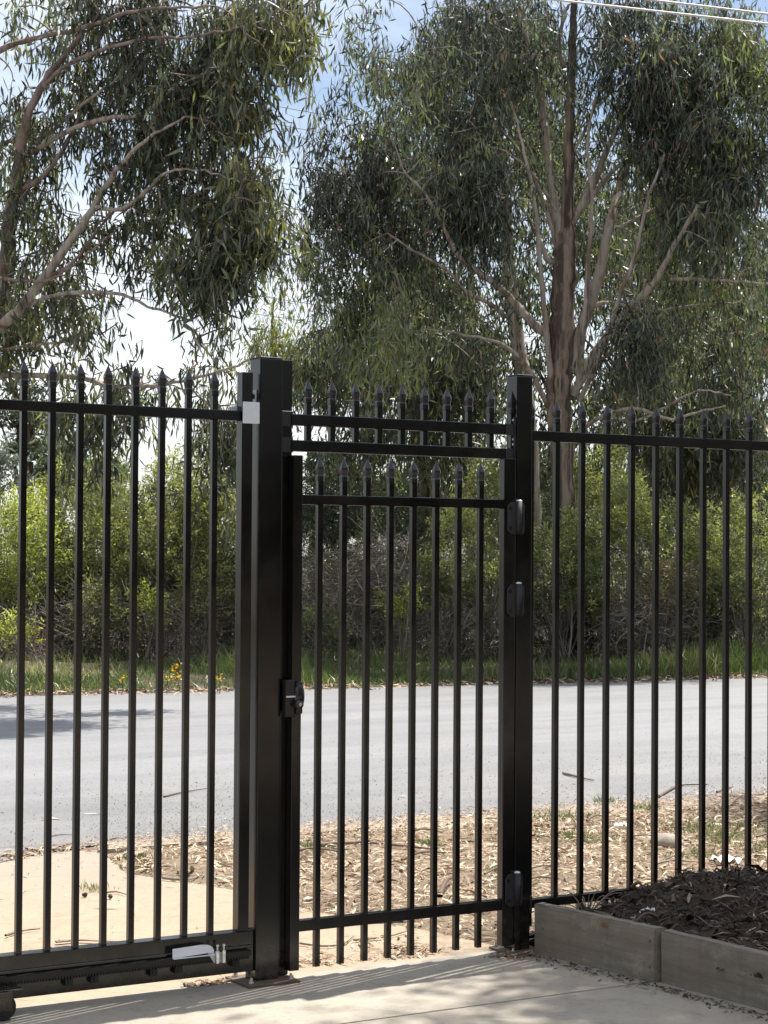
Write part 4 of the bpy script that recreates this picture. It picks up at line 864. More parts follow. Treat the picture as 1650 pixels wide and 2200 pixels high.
def brush(label, px, py, rx, ry, D, n, seed, mat=None, leafy=None):
    """thicket of dead twigs"""
    r = np.random.RandomState(seed); c = at(px, py, D); k = D / FPX; ax, az = rx * k, ry * k
    b = np.array([c[0], c[1], 0.0]); b[2] = float(verge_z(b[0], b[1])) - 0.02
    root = empty('dead_brush', b, label, 'brushwood', 'dead brush along the far verge')
    v = r.normal(size=(n, 3)); v /= np.linalg.norm(v, axis=1, keepdims=True); v *= (r.uniform(size=(n, 1)) ** 0.4)
    P0 = c + RT * (v[:, :1] * ax) + np.array([0, 0, 1.0]) * (v[:, 2:] * az) + FW * (v[:, 1:2] * ax * 0.6)
    P0[:, 2] = np.maximum(P0[:, 2], b[2] + 0.03)
    d = unit(r.normal(size=(n, 3)) * np.array([1, 1, 0.75]) + np.array([0, 0, 0.25])); ln = r.uniform(0.25, 1.15, n); m = 5
    tt = np.linspace(-0.5, 0.5, m); curve = unit(r.normal(size=(n, 3))) * (ln * r.uniform(0.05, 0.28, n))[:, None]
    paths = P0[:, None] + d[:, None] * (ln[:, None] * tt[None])[..., None] + curve[:, None] * (tt ** 2 * 2)[None, :, None]
    paths[..., 2] = np.maximum(paths[..., 2], b[2] + 0.01)
    r0 = r.uniform(0.002, 0.0065, n); thick = r.uniform(size=n) < 0.04; r0[thick] = r.uniform(0.008, 0.014, thick.sum())
    V, F = tubes(paths, r0[:, None] * np.linspace(1, 0.45, m)[None], 3)
    o = link('twigs', npmesh('twigs', local(V, root), [F], mat or M_deadwood, True), root, root.location); o['kind'] = 'stuff'
    if leafy:
        lm, q = leafy; nl = int(n * q); i = r.randint(n, size=nl); j = r.randint(m, size=nl)
        V, F = small_leaves(paths[i, j] + r.normal(size=(nl, 3)) * 0.03, r.normal(size=(nl, 3)), r.uniform(0.04, 0.09, nl), r.uniform(0.015, 0.03, nl), seed)
        o = link('foliage', npmesh('foliage', local(V, root), F, lm, False, np.repeat(r.uniform(0, 0.8, nl), 4)), root, root.location); o['kind'] = 'stuff'
    # a few pale leaning sticks one can tell apart
    for s in range(3):
        i = r.randint(n); a = P0[i].copy(); a[2] = b[2] + 0.05; q = a + np.append(r.normal(size=2) * 0.5, r.uniform(0.5, 1.3)); q2, r2 = smooth_path([a, (a + q) / 2 + r.normal(size=3) * 0.12, q], [0.014, 0.011, 0.005], 8)
        V, F = tubes(q2[None], r2[None], 5)
        link('stick', npmesh('stick', local(V, root), [F], M_bark_pale, True), root, root.location)
    return root

G = 'shrubs across the road'
sh = [
 # name, label, px, py, rx, ry, D, mat, dens, kw
 ('olive big', 'broad olive green bush rising highest behind the sliding gate', 330, 1150, 190, 175, 31.6, M_olive, 1.0, {}),
 ('olive b', 'rounded olive bush touching the left side of the tallest gate post', 470, 1150, 110, 150, 32.2, M_olive, 1.0, dict(tint_mu=0.42)),
 ('olive c', 'dull green bush between the lime bush and the broad olive bush', 150, 1170, 110, 150, 32.4, M_olive, 1.0, dict(tint_mu=0.36)),
 ('lime', 'bright lime green bush at the left edge behind the sliding gate', 20, 1190, 105, 125, 30.8, M_lime, 0.9, {}),
 ('lime low', 'low lime green sprig near the ground at the left edge', 18, 1365, 52, 22, 29.6, M_lime, 1.2, dict(stems=3)),
 ('dark left', 'dark green bush low at the left edge beneath the lime bush', 40, 1330, 110, 90, 31.3, M_darkleaf, 0.9, dict(tint_mu=0.5)),
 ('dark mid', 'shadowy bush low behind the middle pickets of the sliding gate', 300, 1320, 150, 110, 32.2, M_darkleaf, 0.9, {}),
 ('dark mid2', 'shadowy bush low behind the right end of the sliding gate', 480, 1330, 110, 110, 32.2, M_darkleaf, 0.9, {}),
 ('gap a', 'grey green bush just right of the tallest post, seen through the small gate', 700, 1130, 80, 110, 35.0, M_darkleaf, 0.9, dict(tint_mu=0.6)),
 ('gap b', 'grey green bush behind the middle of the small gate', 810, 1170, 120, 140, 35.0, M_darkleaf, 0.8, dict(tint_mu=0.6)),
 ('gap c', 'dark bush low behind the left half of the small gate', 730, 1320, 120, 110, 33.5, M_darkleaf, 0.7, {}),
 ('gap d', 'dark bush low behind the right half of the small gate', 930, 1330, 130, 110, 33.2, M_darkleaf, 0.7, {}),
 ('wat a', 'yellow green wattle bush behind the right pickets of the small gate', 985, 1215, 70, 105, 31.2, M_wattle, 0.9, dict(tint_mu=0.55, thr=-0.2)),
 ('wat b', 'wattle bush topping out beside the hinge post, right end of the small gate', 1060, 1090, 70, 110, 32.4, M_wattle, 1.0, dict(tint_mu=0.58)),
 ('wat c', 'small wattle bush in front of the lower right of the small gate view', 1065, 1290, 60, 100, 31.0, M_wattle, 0.8, dict(tint_mu=0.5)),
 ('wat small', 'tiny lime wattle sprig among dead brush behind the small gate', 862, 1290, 26, 45, 30.4, M_lime, 0.9, dict(stems=3, tint_mu=0.3)),
 ('wat d', 'green wattle bush right of the hinge post in front of the thick brown trunk', 1195, 1240, 100, 170, 31.4, M_wattle, 1.0, dict(tint_mu=0.46)),
 ('wat e', 'tall wattle bush behind the second and third pickets right of the hinge post', 1285, 1090, 85, 130, 33.0, M_wattle, 1.0, dict(tint_mu=0.55)),
 ('wat f', 'lime tipped wattle bush behind the fourth picket right of the hinge post', 1345, 1220, 95, 165, 31.8, M_wattle, 1.0, dict(tint_mu=0.56)),
 ('wat g', 'dull wattle bush beside the stout trunk on the right', 1465, 1200, 80, 120, 33.0, M_wattle, 0.9, dict(tint_mu=0.36)),
 ('wat h', 'bright wattle bush at the right edge behind the last pickets', 1615, 1200, 110, 130, 31.4, M_wattle, 1.0, dict(tint_mu=0.60)),
 ('wat i', 'green wattle bush between the stout trunk and the right edge', 1535, 1260, 80, 130, 32.0, M_wattle, 0.9, dict(tint_mu=0.42)),
 ('dark r', 'dark bush low at the right behind the grass clumps', 1520, 1345, 130, 75, 32.0, M_darkleaf, 0.9, {}),
 ('dark r2', 'dark bush low beneath the wattles right of the hinge post', 1290, 1350, 120, 70, 32.2, M_darkleaf, 0.9, {}),
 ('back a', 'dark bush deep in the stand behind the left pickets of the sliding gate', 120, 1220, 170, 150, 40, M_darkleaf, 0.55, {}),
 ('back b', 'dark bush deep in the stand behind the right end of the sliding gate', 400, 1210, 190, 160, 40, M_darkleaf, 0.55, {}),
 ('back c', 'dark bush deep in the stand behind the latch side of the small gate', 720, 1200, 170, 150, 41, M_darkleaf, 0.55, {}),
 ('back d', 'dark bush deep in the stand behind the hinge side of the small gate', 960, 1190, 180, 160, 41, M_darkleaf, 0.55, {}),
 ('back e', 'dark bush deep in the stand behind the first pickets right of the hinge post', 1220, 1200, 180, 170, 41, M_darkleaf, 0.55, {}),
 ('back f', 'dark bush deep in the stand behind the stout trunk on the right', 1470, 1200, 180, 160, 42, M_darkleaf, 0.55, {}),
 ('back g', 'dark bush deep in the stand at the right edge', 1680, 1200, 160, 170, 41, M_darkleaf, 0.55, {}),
 ('low a', 'low olive clump among dead twigs behind the third picket of the sliding gate', 205, 1335, 45, 60, 30.0, M_olive, 0.9, dict(tint_mu=0.30, stems=3)),
 ('low b', 'low bright clump among dead twigs behind the fifth picket of the sliding gate', 318, 1318, 38, 40, 29.9, M_lime, 0.7, dict(tint_mu=0.2, stems=3)),
 ('low c', 'low olive clump among dead twigs behind the last picket of the sliding gate', 440, 1290, 55, 60, 30.1, M_olive, 0.9, dict(tint_mu=0.32, stems=3)),
 ('low d', 'low dull clump in front of the dead twigs just right of the tallest post', 690, 1370, 50, 45, 30.2, M_wattle, 0.8, dict(tint_mu=0.25, stems=3)),
 ('brown', 'dead brown leaved bush in front of the wattles on the right', 1432, 1255, 52, 75, 31.0, M_brownleaf, 0.6, dict(stem_m=M_deadwood)),
 ('silver', 'silvery leaved bush peeking in at the left edge above the lime bush', 5, 1030, 45, 55, 33.5, M_silver, 0.8, dict(L=(0.08, 0.13), W=(0.03, 0.045))),
]
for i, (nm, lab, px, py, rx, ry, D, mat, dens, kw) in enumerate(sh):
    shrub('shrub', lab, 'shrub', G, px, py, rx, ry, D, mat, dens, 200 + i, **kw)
for i, (lab, px, py, rx, ry, D, n, leafy) in enumerate([
    ('grey tangle of dead twigs behind the left pickets of the sliding gate', 190, 1350, 130, 95, 30.3, 420, (M_darkleaf, 1.5)),
    ('grey tangle of dead twigs behind the right pickets of the sliding gate', 420, 1350, 140, 95, 30.3, 460, (M_darkleaf, 1.2)),
    ('pale dead twigs low at the left edge of the verge', 40, 1400, 110, 50, 29.8, 260, None),
    ('brown dead twigs heaped just right of the tallest post', 690, 1300, 90, 130, 31.0, 420, (M_brownleaf, 1.0)),
    ('brown dead twigs heaped behind the centre of the small gate', 830, 1280, 110, 150, 31.4, 600, (M_brownleaf, 1.0)),
    ('dead twigs standing low near the right stile of the small gate', 1000, 1370, 110, 80, 30.6, 480, (M_darkleaf, 1.0)),
    ('dead twigs low beneath the wattles on the right', 1400, 1350, 120, 80, 30.9, 420, (M_darkleaf, 1.0))]):
    brush(lab, px, py, rx, ry, D, n, 300 + i, None, leafy)

# ------------------------------------------------------------------ trees farther away
def far_tree(name, label, px, py, rx, ry, D, mat, seed, n, L=(0.16, 0.3), W=(0.06, 0.11), flat=0.0, group='trees far beyond the verge', clump=0.5):
    r = np.random.RandomState(seed); c = at(px, py, D); k = D / FPX; ax, az = rx * k, ry * k
    b = np.array([c[0], c[1], 0.2]); root = empty(name, b, label, 'tree', group)
    nb = 16; v = r.normal(size=(nb, 3)); v /= np.linalg.norm(v, axis=1, keepdims=True); v *= r.uniform(0.3, 0.9, (nb, 1))
    if flat: v[:, 2] = np.round(v[:, 2] * 4) / 4
    BC = c + RT * v[:, :1] * ax + np.array([0, 0, 1.0]) * v[:, 2:] * az + FW * v[:, 1:2] * ax
    bi = r.randint(nb, size=n); w = r.normal(size=(n, 3)); w /= np.linalg.norm(w, axis=1, keepdims=True)
    P = BC[bi] + w * (r.uniform(size=(n, 1)) ** 0.4) * np.array([0.42 * ax, 0.42 * ax, (0.10 if flat else 0.36) * az])
    V, F = small_leaves(P, w + np.array([0, 0, -0.2]), r.uniform(*L, n), r.uniform(*W, n), seed)
    t = np.clip(0.5 + 0.25 * w[:, 2] + 0.15 * r.normal(size=nb)[bi], 0, 1)
    o = link('crown', npmesh('crown', local(V, root), F, mat, False, np.repeat(t, 4)), root, root.location); o['kind'] = 'stuff'
    Q, rr = smooth_path([b, (b + c) / 2 + r.normal(size=3) * 0.2, c + np.array([0, 0, az * 0.6])], [0.22, 0.17, 0.04], 10)
    V, F = tubes(Q[None], rr[None], 8); link('trunk', npmesh('trunk', local(V, root), [F], M_bark_main, True), root, root.location)
    paths = [[Q[4 + i % 4], (Q[4 + i % 4] + BC[i]) / 2 + np.array([0, 0, 0.2]), BC[i]] for i in range(nb)]
    V, F = tubes(np.array(paths), np.broadcast_to(np.array([0.07, 0.05, 0.015]), (nb, 3)), 5)
    o = link('branches', npmesh('branches', local(V, root), [F], M_bark_main, True), root, root.location); o['kind'] = 'stuff'
for i, a in enumerate([
    ('pine_tree', 'dark flat branched pine at the left edge behind the spear tips', 30, 900, 120, 140, 44, M_pine, 3600, dict(L=(0.12, 0.24), W=(0.03, 0.05), flat=1)),
    ('far_tree', 'pale blue green tree far behind the left pickets of the sliding gate', 125, 1010, 60, 70, 62, M_bluegreen, 5000, {}),
    ('far_tree', 'pale blue green tree far behind the middle of the sliding gate', 215, 1060, 70, 70, 66, M_bluegreen, 5000, {}),
    ('pine_tree', 'small pine seen between the tallest post and the first pickets of the small gate', 690, 985, 60, 60, 50, M_pine, 2200, dict(L=(0.12, 0.24), W=(0.03, 0.05), flat=1)),
    ('far_tree', 'distant dark tree behind the left half of the small gate', 720, 1110, 120, 60, 58, M_darkleaf, 6000, {}),
    ('far_tree', 'distant dark tree behind the right half of the small gate', 920, 1090, 140, 90, 56, M_darkleaf, 7000, {}),
    ('far_tree', 'distant dark tree behind the hinge post and thick brown trunk', 1160, 1060, 140, 110, 55, M_darkleaf, 8000, {}),
    ('far_tree', 'distant dark tree behind the middle pickets on the right', 1400, 1070, 140, 110, 56, M_darkleaf, 8000, {}),
    ('far_tree', 'distant dark tree behind the last pickets on the right', 1610, 1060, 140, 120, 54, M_darkleaf, 8000, {}),
    ('far_tree', 'distant green tree behind the right end of the sliding gate', 420, 1120, 140, 80, 60, M_olive, 6000, {})]):
    nm, lab, px, py, rx, ry, D, mat, n, kw = a
    far_tree(nm, lab, px, py, rx, ry, D, mat, 400 + i, n, **kw)

# ------------------------------------------------------------------ tree overhanging the yard (outside the frame; its shade falls on the slab and bed)
def unseen_yard_tree():
    b = np.array([4.6, -2.4, 0.1]); root = empty('yard_tree', b, 'gum tree standing in the garden bed beyond the right edge, shading the slab', 'tree')
    r = np.random.RandomState(77)
    Q, rr = smooth_path([b, b + np.array([0.1, 0.1, 3.5]), b + np.array([-0.1, 0.3, 7.0]), b + np.array([0.2, 0.5, 12.0])], [0.26, 0.2, 0.14, 0.04], 16)
    V, F = tubes(Q[None], rr[None], 10); link('trunk', npmesh('trunk', local(V, root), [F], M_bark_pale, True), root, root.location)
    BC = []
    ca, sa = math.cos(SUN_AZ) / math.tan(SUN_EL), math.sin(SUN_AZ) / math.tan(SUN_EL)
    # where the shade lands: (x0, x1, y0, y1, clumps)
    for x0, x1, y0, y1, k in ((1.35, 5.0, -4.5, 0.05, 200), (0.35, 1.4, -4.0, -0.80, 36), (-0.6, 0.6, -3.5, -0.70, 8), (-2.6, -0.5, -3.5, -0.45, 5), (0.5, 1.3, -0.70, -0.42, 2), (5.35, 7.5, 1.0, 3.4, 26)):
        for q in range(k):
            gx, gy, z = r.uniform(x0, x1), r.uniform(y0, y1), r.uniform(7.5, 12.0)
            BC.append(np.array([gx + ca * z, gy + sa * z, z]))
    nb = len(BC)
    BC = np.array(BC); per = 200; n = nb * per; bi = np.repeat(np.arange(nb), per)
    P = BC[bi] + r.normal(size=(n, 3)) * np.array([0.34, 0.34, 0.26]); Dv = np.array([0, 0, -1.0]) + r.normal(size=(n, 3)) * 0.5
    V, F, cnt = leaf_strips(P, Dv, r.uniform(0.15, 0.26, n), r.uniform(0.034, 0.05, n), 5, nseg=2)
    o = link('foliage', npmesh('foliage', local(V, root), F, M_gum, False, np.repeat(r.uniform(0.1, 0.5, n), cnt)), root, root.location); o['kind'] = 'stuff'
    m = 6; tt = np.linspace(0, 1, m)[:, None]; paths = []
    for q in BC:
        a = Q[r.randint(8, 15)]; paths.append((1 - tt) ** 2 * a + 2 * tt * (1 - tt) * ((a + q) / 2 + np.array([0, 0, 0.6])) + tt ** 2 * q)
    V, F = tubes(np.array(paths), np.broadcast_to(np.linspace(0.035, 0.008, m), (nb, m)), 4)
    o = link('limbs', npmesh('limbs', local(V, root), [F], M_bark_pale, True), root, root.location); o['kind'] = 'stuff'
unseen_yard_tree()

def added_backdrop_building():  # unseen building added behind the camera so the black metal reflects something dark
    y0 = -27.0; root = empty('school_building', (10, y0, 0), 'long dark brick building behind the camera, facing the gates', 'building')
    MB().box(-22, 46, y0 - 9, y0, 0, 3.6).obj('wall', plain('dark_brick', (0.10, 0.062, 0.048), 0.85, 0.3, 6), root)
    MB().prism([(y0 + 1.0, 3.61), (y0 - 4.5, 6.4), (y0 - 10, 3.61)], 'x', -23, 47).obj('roof', plain('charcoal_roof', (0.06, 0.06, 0.065), 0.6, 0.2, 3), root)
    for wx in range(-18, 44, 6):
        f = MB().box(wx, wx + 2.4, y0 + 0.002, y0 + 0.06, 0.95, 2.5).obj('window', M_black, root)
        MB().box(wx + 0.08, wx + 2.32, y0 + 0.061, y0 + 0.066, 1.03, 2.42).obj('pane', plain('dark_glass', (0.02, 0.022, 0.025), 0.08, 0.05), f)
added_backdrop_building()
for k, (tx, ty, h, rad) in enumerate(((-26, -4, 5.5, 4.0), (-24, 5, 5.5, 4.0), (-30, 14, 6, 4.5), (-20, -13, 6, 4.2), (-4, -22.5, 8, 4.4), (6, -23, 8.5, 4.6), (16, -22, 8, 4.6), (26, -20, 8, 4.6), (36, -12, 8, 4.6))):  # unseen trees added to darken reflections and cut sky fill on the fence
    b = np.array([tx, ty, 0.0]); root = empty('yard_tree', b, ['broad dark tree at the far left of the yard, outside the frame', 'dark tree standing before the brick building, behind the camera'][k > 3], 'tree', 'trees around the yard outside the frame')
    r = np.random.RandomState(900 + k); n = 5000; v = r.normal(size=(n, 3)); v /= np.linalg.norm(v, axis=1, keepdims=True); v *= (r.uniform(size=(n, 1)) ** 0.35)
    P = b + np.array([0, 0, h]) + v * np.array([rad, rad, h * 0.78]); P[:, 2] = np.maximum(P[:, 2], 0.3)
    V, F = small_leaves(P, v, r.uniform(0.3, 0.6, n), r.uniform(0.18, 0.32, n), 900 + k)
    o = link('crown', npmesh('crown', local(V, root), F, M_darkleaf, False, np.repeat(r.uniform(0, 1, n), 4)), root, root.location); o['kind'] = 'stuff'
    V, F = tubes(np.array([[b, b + np.array([0.1, 0, h * 0.5]), b + np.array([0, 0.1, h * 1.3])]]), np.array([[0.3, 0.22, 0.08]]), 8)
    link('trunk', npmesh('trunk', local(V, root), [F], M_bark_main, True), root, root.location)

# ------------------------------------------------------------------ overhead wires
def wire(name, label, cat, group, a, b, D0, D1, rpx, mat, sag=0.0):
    A = at(a[0], a[1], D0); B = at(b[0], b[1], D1); d = B - A; A = A - d * 1.2; B = B + d * 1.2
    t = np.linspace(0, 1, 30)[:, None]; P = A + (B - A) * t; P[:, 2] -= (4 * sag * t * (1 - t))[:, 0]; P[:, 2] += sag * 0.9
    V, F = tubes(P[None], np.full((1, 30), rpx), 6)
    mid = A; o = link(name, npmesh(name, V - mid, [F], mat, True), None, mid); tag(o, label, cat, group)
wire('service_cable', 'lower of the two thick pale cables crossing the top right corner', 'cable', 'thick cables at top right', (1197, 0), (1650, 51), 15, 15.6, 0.0085, M_cable)
wire('service_cable', 'upper of the two thick pale cables crossing the top right corner', 'cable', 'thick cables at top right', (1400, 0), (1650, 30), 15, 15.3, 0.0085, M_cable)
for lab, a, b in (('topmost thin dark wire crossing the sky gap', (605, 230), (700, 247)), ('second thin dark wire from the top of the sky gap', (590, 266), (700, 287)),
             ('thin wire crossing the sky gap level with the lowest hanging leaves at right', (610, 394), (700, 410)), ('thin wire just under the middle of the sky gap', (550, 434), (620, 447)),
             ('thin wire crossing the sky gap above the lower pair', (490, 500), (610, 522)), ('thin wire starting under the hanging leaf tips', (480, 548), (640, 573)),
             ('second lowest thin wire, passing above the lime sapling', (320, 602), (690, 656)), ('lowest thin wire, passing behind the lime sapling', (300, 640), (680, 693))):
    wire('power_line', lab, 'wire', 'thin wires across the sky gap', a, b, 48, 49, 0.0095, M_wire)

# ------------------------------------------------------------------ grass and flowers on the far verge
def grass(name, P, h, seed, mat, tmu, w=(0.008, 0.016), lean=0.35):
    r = np.random.RandomState(seed); n = len(P); Dv = np.array([0, 0, 1.0]) + r.normal(size=(n, 3)) * np.array([lean, lean, 0.1])
    V, F, cnt = leaf_strips(P, Dv, h, r.uniform(*w, n), seed, 0.5, 2)
    o = link(name, npmesh(name, V, F, mat, False, np.repeat(np.clip(tmu + 0.16 * r.normal(size=n), 0, 1), cnt))); tag(o, kind='stuff'); return o
r = np.random.RandomState(90); n = 42000
x = r.uniform(-2, 24, n); t = r.gamma(2.0, 0.55, n) + 0.20; y = far_edge(x) + t
keep = noise2(x, y, 91, 1.8) + 0.3 * r.normal(size=n) > -0.15 - 0.25 * (x > 12); x, y = x[keep], y[keep]; n = len(x)
big = np.clip(noise2(x, y, 92, 1.1), -0.3, 1); dry = np.where(noise2(x, y, 93, 1.4) > 0.55, 0.35, 0.0)
go = grass('verge_grass', np.stack([x, y, verge_z(x, y) - 0.01], 1), (0.10 + 0.26 * (big + 0.3)) * r.uniform(0.4, 1.7, n) * np.where(x > 8, 1.0, 0.65), 94, M_grass, np.where(noise2(x, y, 95, 2.5) > 0, 0.30, 0.48) + dry)
tag(go, 'green and straw coloured grass along the far side of the road', 'grass')
r = np.random.RandomState(96); n = 15000; x = r.uniform(-2, 24, n); t = 0.15 + r.uniform(0, 1, n) ** 1.3 * 5.5; y = far_edge(x) + t
go2 = grass('verge_groundcover', np.stack([x, y, verge_z(x, y) - 0.01], 1), r.uniform(0.05, 0.22, n), 97, M_grass, np.where(noise2(x, y, 98, 1.6) > 0.1, 0.75, 0.35), (0.010, 0.022), 0.7)
tag(go2, 'short dry and green ground cover beneath the shrubs', 'ground cover')
def flower(px, py, label, s):
    p = ground_at(px, py + 8, 0.05); h = 0.20; b = np.array([p[0], p[1], float(verge_z(p[0], p[1]))])
    e = empty('flower', b, label, 'flower', 'yellow flowers on the far verge')
    MB().cyl(b, b + np.array([0.01, 0, h]), 0.004, 6).obj('stem', M_grass, e)
    rr = np.random.RandomState(int(px)); k = 14; P = b + np.array([0.01, 0, h]) + rr.normal(size=(k, 3)) * np.array([0.035, 0.035, 0.03]) * s
    V, F = small_leaves(P, rr.normal(size=(k, 3)), np.full(k, 0.04) * s, np.full(k, 0.034) * s, int(px))
    link('petals', npmesh('petals', V - b, F, M_flower, False, np.repeat(rr.uniform(0, 1, k), 4)), e, b)
flower(377, 1462, 'largest yellow flower clump in the verge grass, upper of a pair', 1.0); flower(381, 1475, 'yellow flower clump just below the largest one', 0.9)
flower(358, 1476, 'small orange yellow flower left of the largest clump', 0.55); flower(262, 1476, 'faint orange flower, leftmost on the verge', 0.6); flower(472, 1475, 'small orange flower nearest the tallest post', 0.6)

# ------------------------------------------------------------------ leaf litter, twigs, scraps
def curl_leaf(L, W, curl, twist, tint, seed, nseg=4):
    """a dry fallen leaf lying about flat"""
    r = np.random.RandomState(seed); ts = np.linspace(0, 1, nseg + 1); V = []; wp = [0.25, 0.9, 1.0, 0.65, 0.08]
    for t, w in zip(ts, wp):
        x = (t - 0.5) * L; z = curl * L * (1 - 4 * (t - 0.5) ** 2) + 0.004; y = 0.18 * L * math.sin(t * 2.4) * twist
        a = twist * (t - 0.5) * 1.6
        V += [(x, y - W / 2 * w * math.cos(a), z - W / 2 * w * math.sin(a) + 0.006), (x, y, z), (x, y + W / 2 * w * math.cos(a), z + W / 2 * w * math.sin(a) + 0.006)]
    F = []
    for k in range(nseg):
        for j in (0, 1): F.append((k * 3 + j, k * 3 + 3 + j, k * 3 + 4 + j, k * 3 + 1 + j))
    V = np.array(V); V[:, 2] -= V[:, 2].min()
    return V, np.array(F), tint
def scatter(name, P, mats, L, W, seed, tmu=0.55, tsd=0.22, curl=(0.02, 0.16), tilt=0.25):
    r = np.random.RandomState(seed); n = len(P)
    az = r.uniform(0, 2 * PI, n); Dv = np.stack([np.cos(az), np.sin(az), r.normal(size=n) * tilt], 1)
    Dv = unit(Dv); S = unit(np.cross(Dv, np.array([0, 0, 1.0])) + np.array([0, 0, 1.0]) * (r.normal(size=n) * 0.5)[:, None])
    ts = np.array([-0.5, 0.0, 0.5]); c = (r.uniform(*curl, n) * L)[:, None]; V = []
    up = np.array([0, 0, 1.0])
    for t, w in zip(ts, (0.35, 1.0, 0.2)):
        cc = P + Dv * (L * t)[:, None] + up * c * (1 - 4 * t * t); V += [cc - S * (W * w / 2)[:, None], cc + S * (W * w / 2)[:, None]]
    V = np.stack(V, 1).reshape(-1, 3); b = np.arange(n)[:, None] * 6
    F = np.concatenate([b + np.array([[0, 1, 3, 2]]), b + np.array([[2, 3, 5, 4]])])
    tint = np.clip(tmu + tsd * r.normal(size=n), 0, 0.95); tint[r.uniform(size=n) < 0.015] = 1.0
    o = link(name, npmesh(name, V, [F], mats, False, np.repeat(tint, 6))); return o
r = np.random.RandomState(120); n = 70000
x = r.uniform(0.6, 9.5, n); y = r.uniform(0.14, 3.75, n); k = strip_inside(x, y, 0.02) & ((r.uniform(size=n) < 0.75 + 0.4 * noise2(x, y, 121, 3.0)))
x, y = x[k], y[k]; n = len(x); L = r.gamma(2.2, 0.014, n) + 0.010; W = L * r.uniform(0.06, 0.22, n)
o = scatter('leaf_litter', np.stack([x, y, strip_z(x, y) + r.uniform(0.003, 0.02, n)], 1), M_litter, np.minimum(L, 0.18), W, 122, 0.53 + 0.10 * noise2(x, y, 123, 2.2), 0.28)
tag(o, 'dry tan leaf litter covering the strip between fence and road', 'leaf litter', None, 'stuff')
# fine debris
r = np.random.RandomState(125); n = 9000; x = r.uniform(-4, 9, n); y = r.uniform(0.15, 8, n); k = (~strip_inside(x, y)) & (r.uniform(size=n) < np.where(y < 3.2, 0.5, np.exp(-(y - 3.2) / 1.3))); x, y = x[k], y[k]; n = len(x)
o = scatter('ground_debris', np.stack([x, y, np.full(n, 0.003)], 1), M_litter, r.gamma(1.6, 0.011, n) + 0.005, r.uniform(0.002, 0.009, n), 126, 0.38, 0.28); tag(o, 'fine leaf and bark crumbs on the driveway and road edge', 'debris', None, 'stuff')
r = np.random.RandomState(137); n = 13000; y = 3.9 + r.gamma(1.2, 1.1, n); x = r.uniform(0, 1, n) * (6 + y * 0.9) - 1.5 + 0.45 * (y - 4); k = (y < 14.5) & (noise2(x, y, 138, 1.2) + r.normal(size=n) * 0.5 > -0.1); x, y = x[k], y[k]; n = len(x)
o = scatter('road_grit', np.stack([x, y, np.full(n, 0.002)], 1), plain('grey_grit', (0.13, 0.125, 0.12), 0.8, 0.5, 2), r.gamma(2, 0.003, n) + 0.004, r.uniform(0.004, 0.010, n), 139, 0.5, 0.2, (0.3, 0.6)); tag(o, 'loose dark grit scattered over the worn asphalt', 'grit', None, 'stuff')
r = np.random.RandomState(127); n = 2600; x = r.uniform(0, 24, n); y = far_edge(x) + r.normal(size=n) * 0.22 + 0.15
o = scatter('road_edge_debris', np.stack([x, y, np.maximum(verge_z(x, y), 0) + 0.004], 1), M_litter, r.uniform(0.04, 0.2, n), r.uniform(0.01, 0.03, n), 128, 0.40, 0.22); tag(o, 'brown bark and leaves lining the far edge of the road', 'debris', None, 'stuff')
r = np.random.RandomState(133); n = 5200; x = r.uniform(0.8, 8, n); y = near_edge(x) + 0.14 + r.normal(size=n) * 0.15
o = scatter('near_edge_debris', np.stack([x, y, np.full(n, 0.022)], 1), M_litter, r.gamma(2, 0.014, n) + 0.008, r.uniform(0.003, 0.010, n), 134, 0.42, 0.28); tag(o, 'leaf and bark crumbs along the near edge of the road', 'debris', None, 'stuff')
r = np.random.RandomState(143); n = 1500; x = r.uniform(0.0, 1.35, n); y = 0.12 + np.abs(r.normal(size=n)) * 0.22 + 0.12 * (1 - x); k = noise2(x, y, 144, 6) + r.normal(size=n) * 0.4 > 0.0; x, y = x[k], y[k]; n = len(x)
L = r.gamma(2.2, 0.014, n) + 0.008
o = scatter('gate_line_litter', np.stack([x, y, np.full(n, 0.004)], 1), M_litter, np.minimum(L, 0.15), L * r.uniform(0.08, 0.22, n), 145, 0.50, 0.28); tag(o, 'dry leaf scraps blown against the line under the gates', 'leaf litter', None, 'stuff')
r = np.random.RandomState(147); n = 1500; x = -1.6 + 2.4 * r.uniform(size=n) ** 0.8; y = np.interp(x, [-4, -1.2, -0.05, 0.55, 0.9], [2.78, 2.92, 3.60, 3.92, 3.95]) + r.normal(size=n) * 0.07
L = r.gamma(2.0, 0.014, n) + 0.008
o = scatter('driveway_mouth_debris', np.stack([x, y, np.full(n, 0.004)], 1), M_litter, L, L * r.uniform(0.1, 0.3, n), 148, 0.34, 0.26); tag(o, 'brown bark crumbs where the driveway meets the road', 'debris', None, 'stuff')
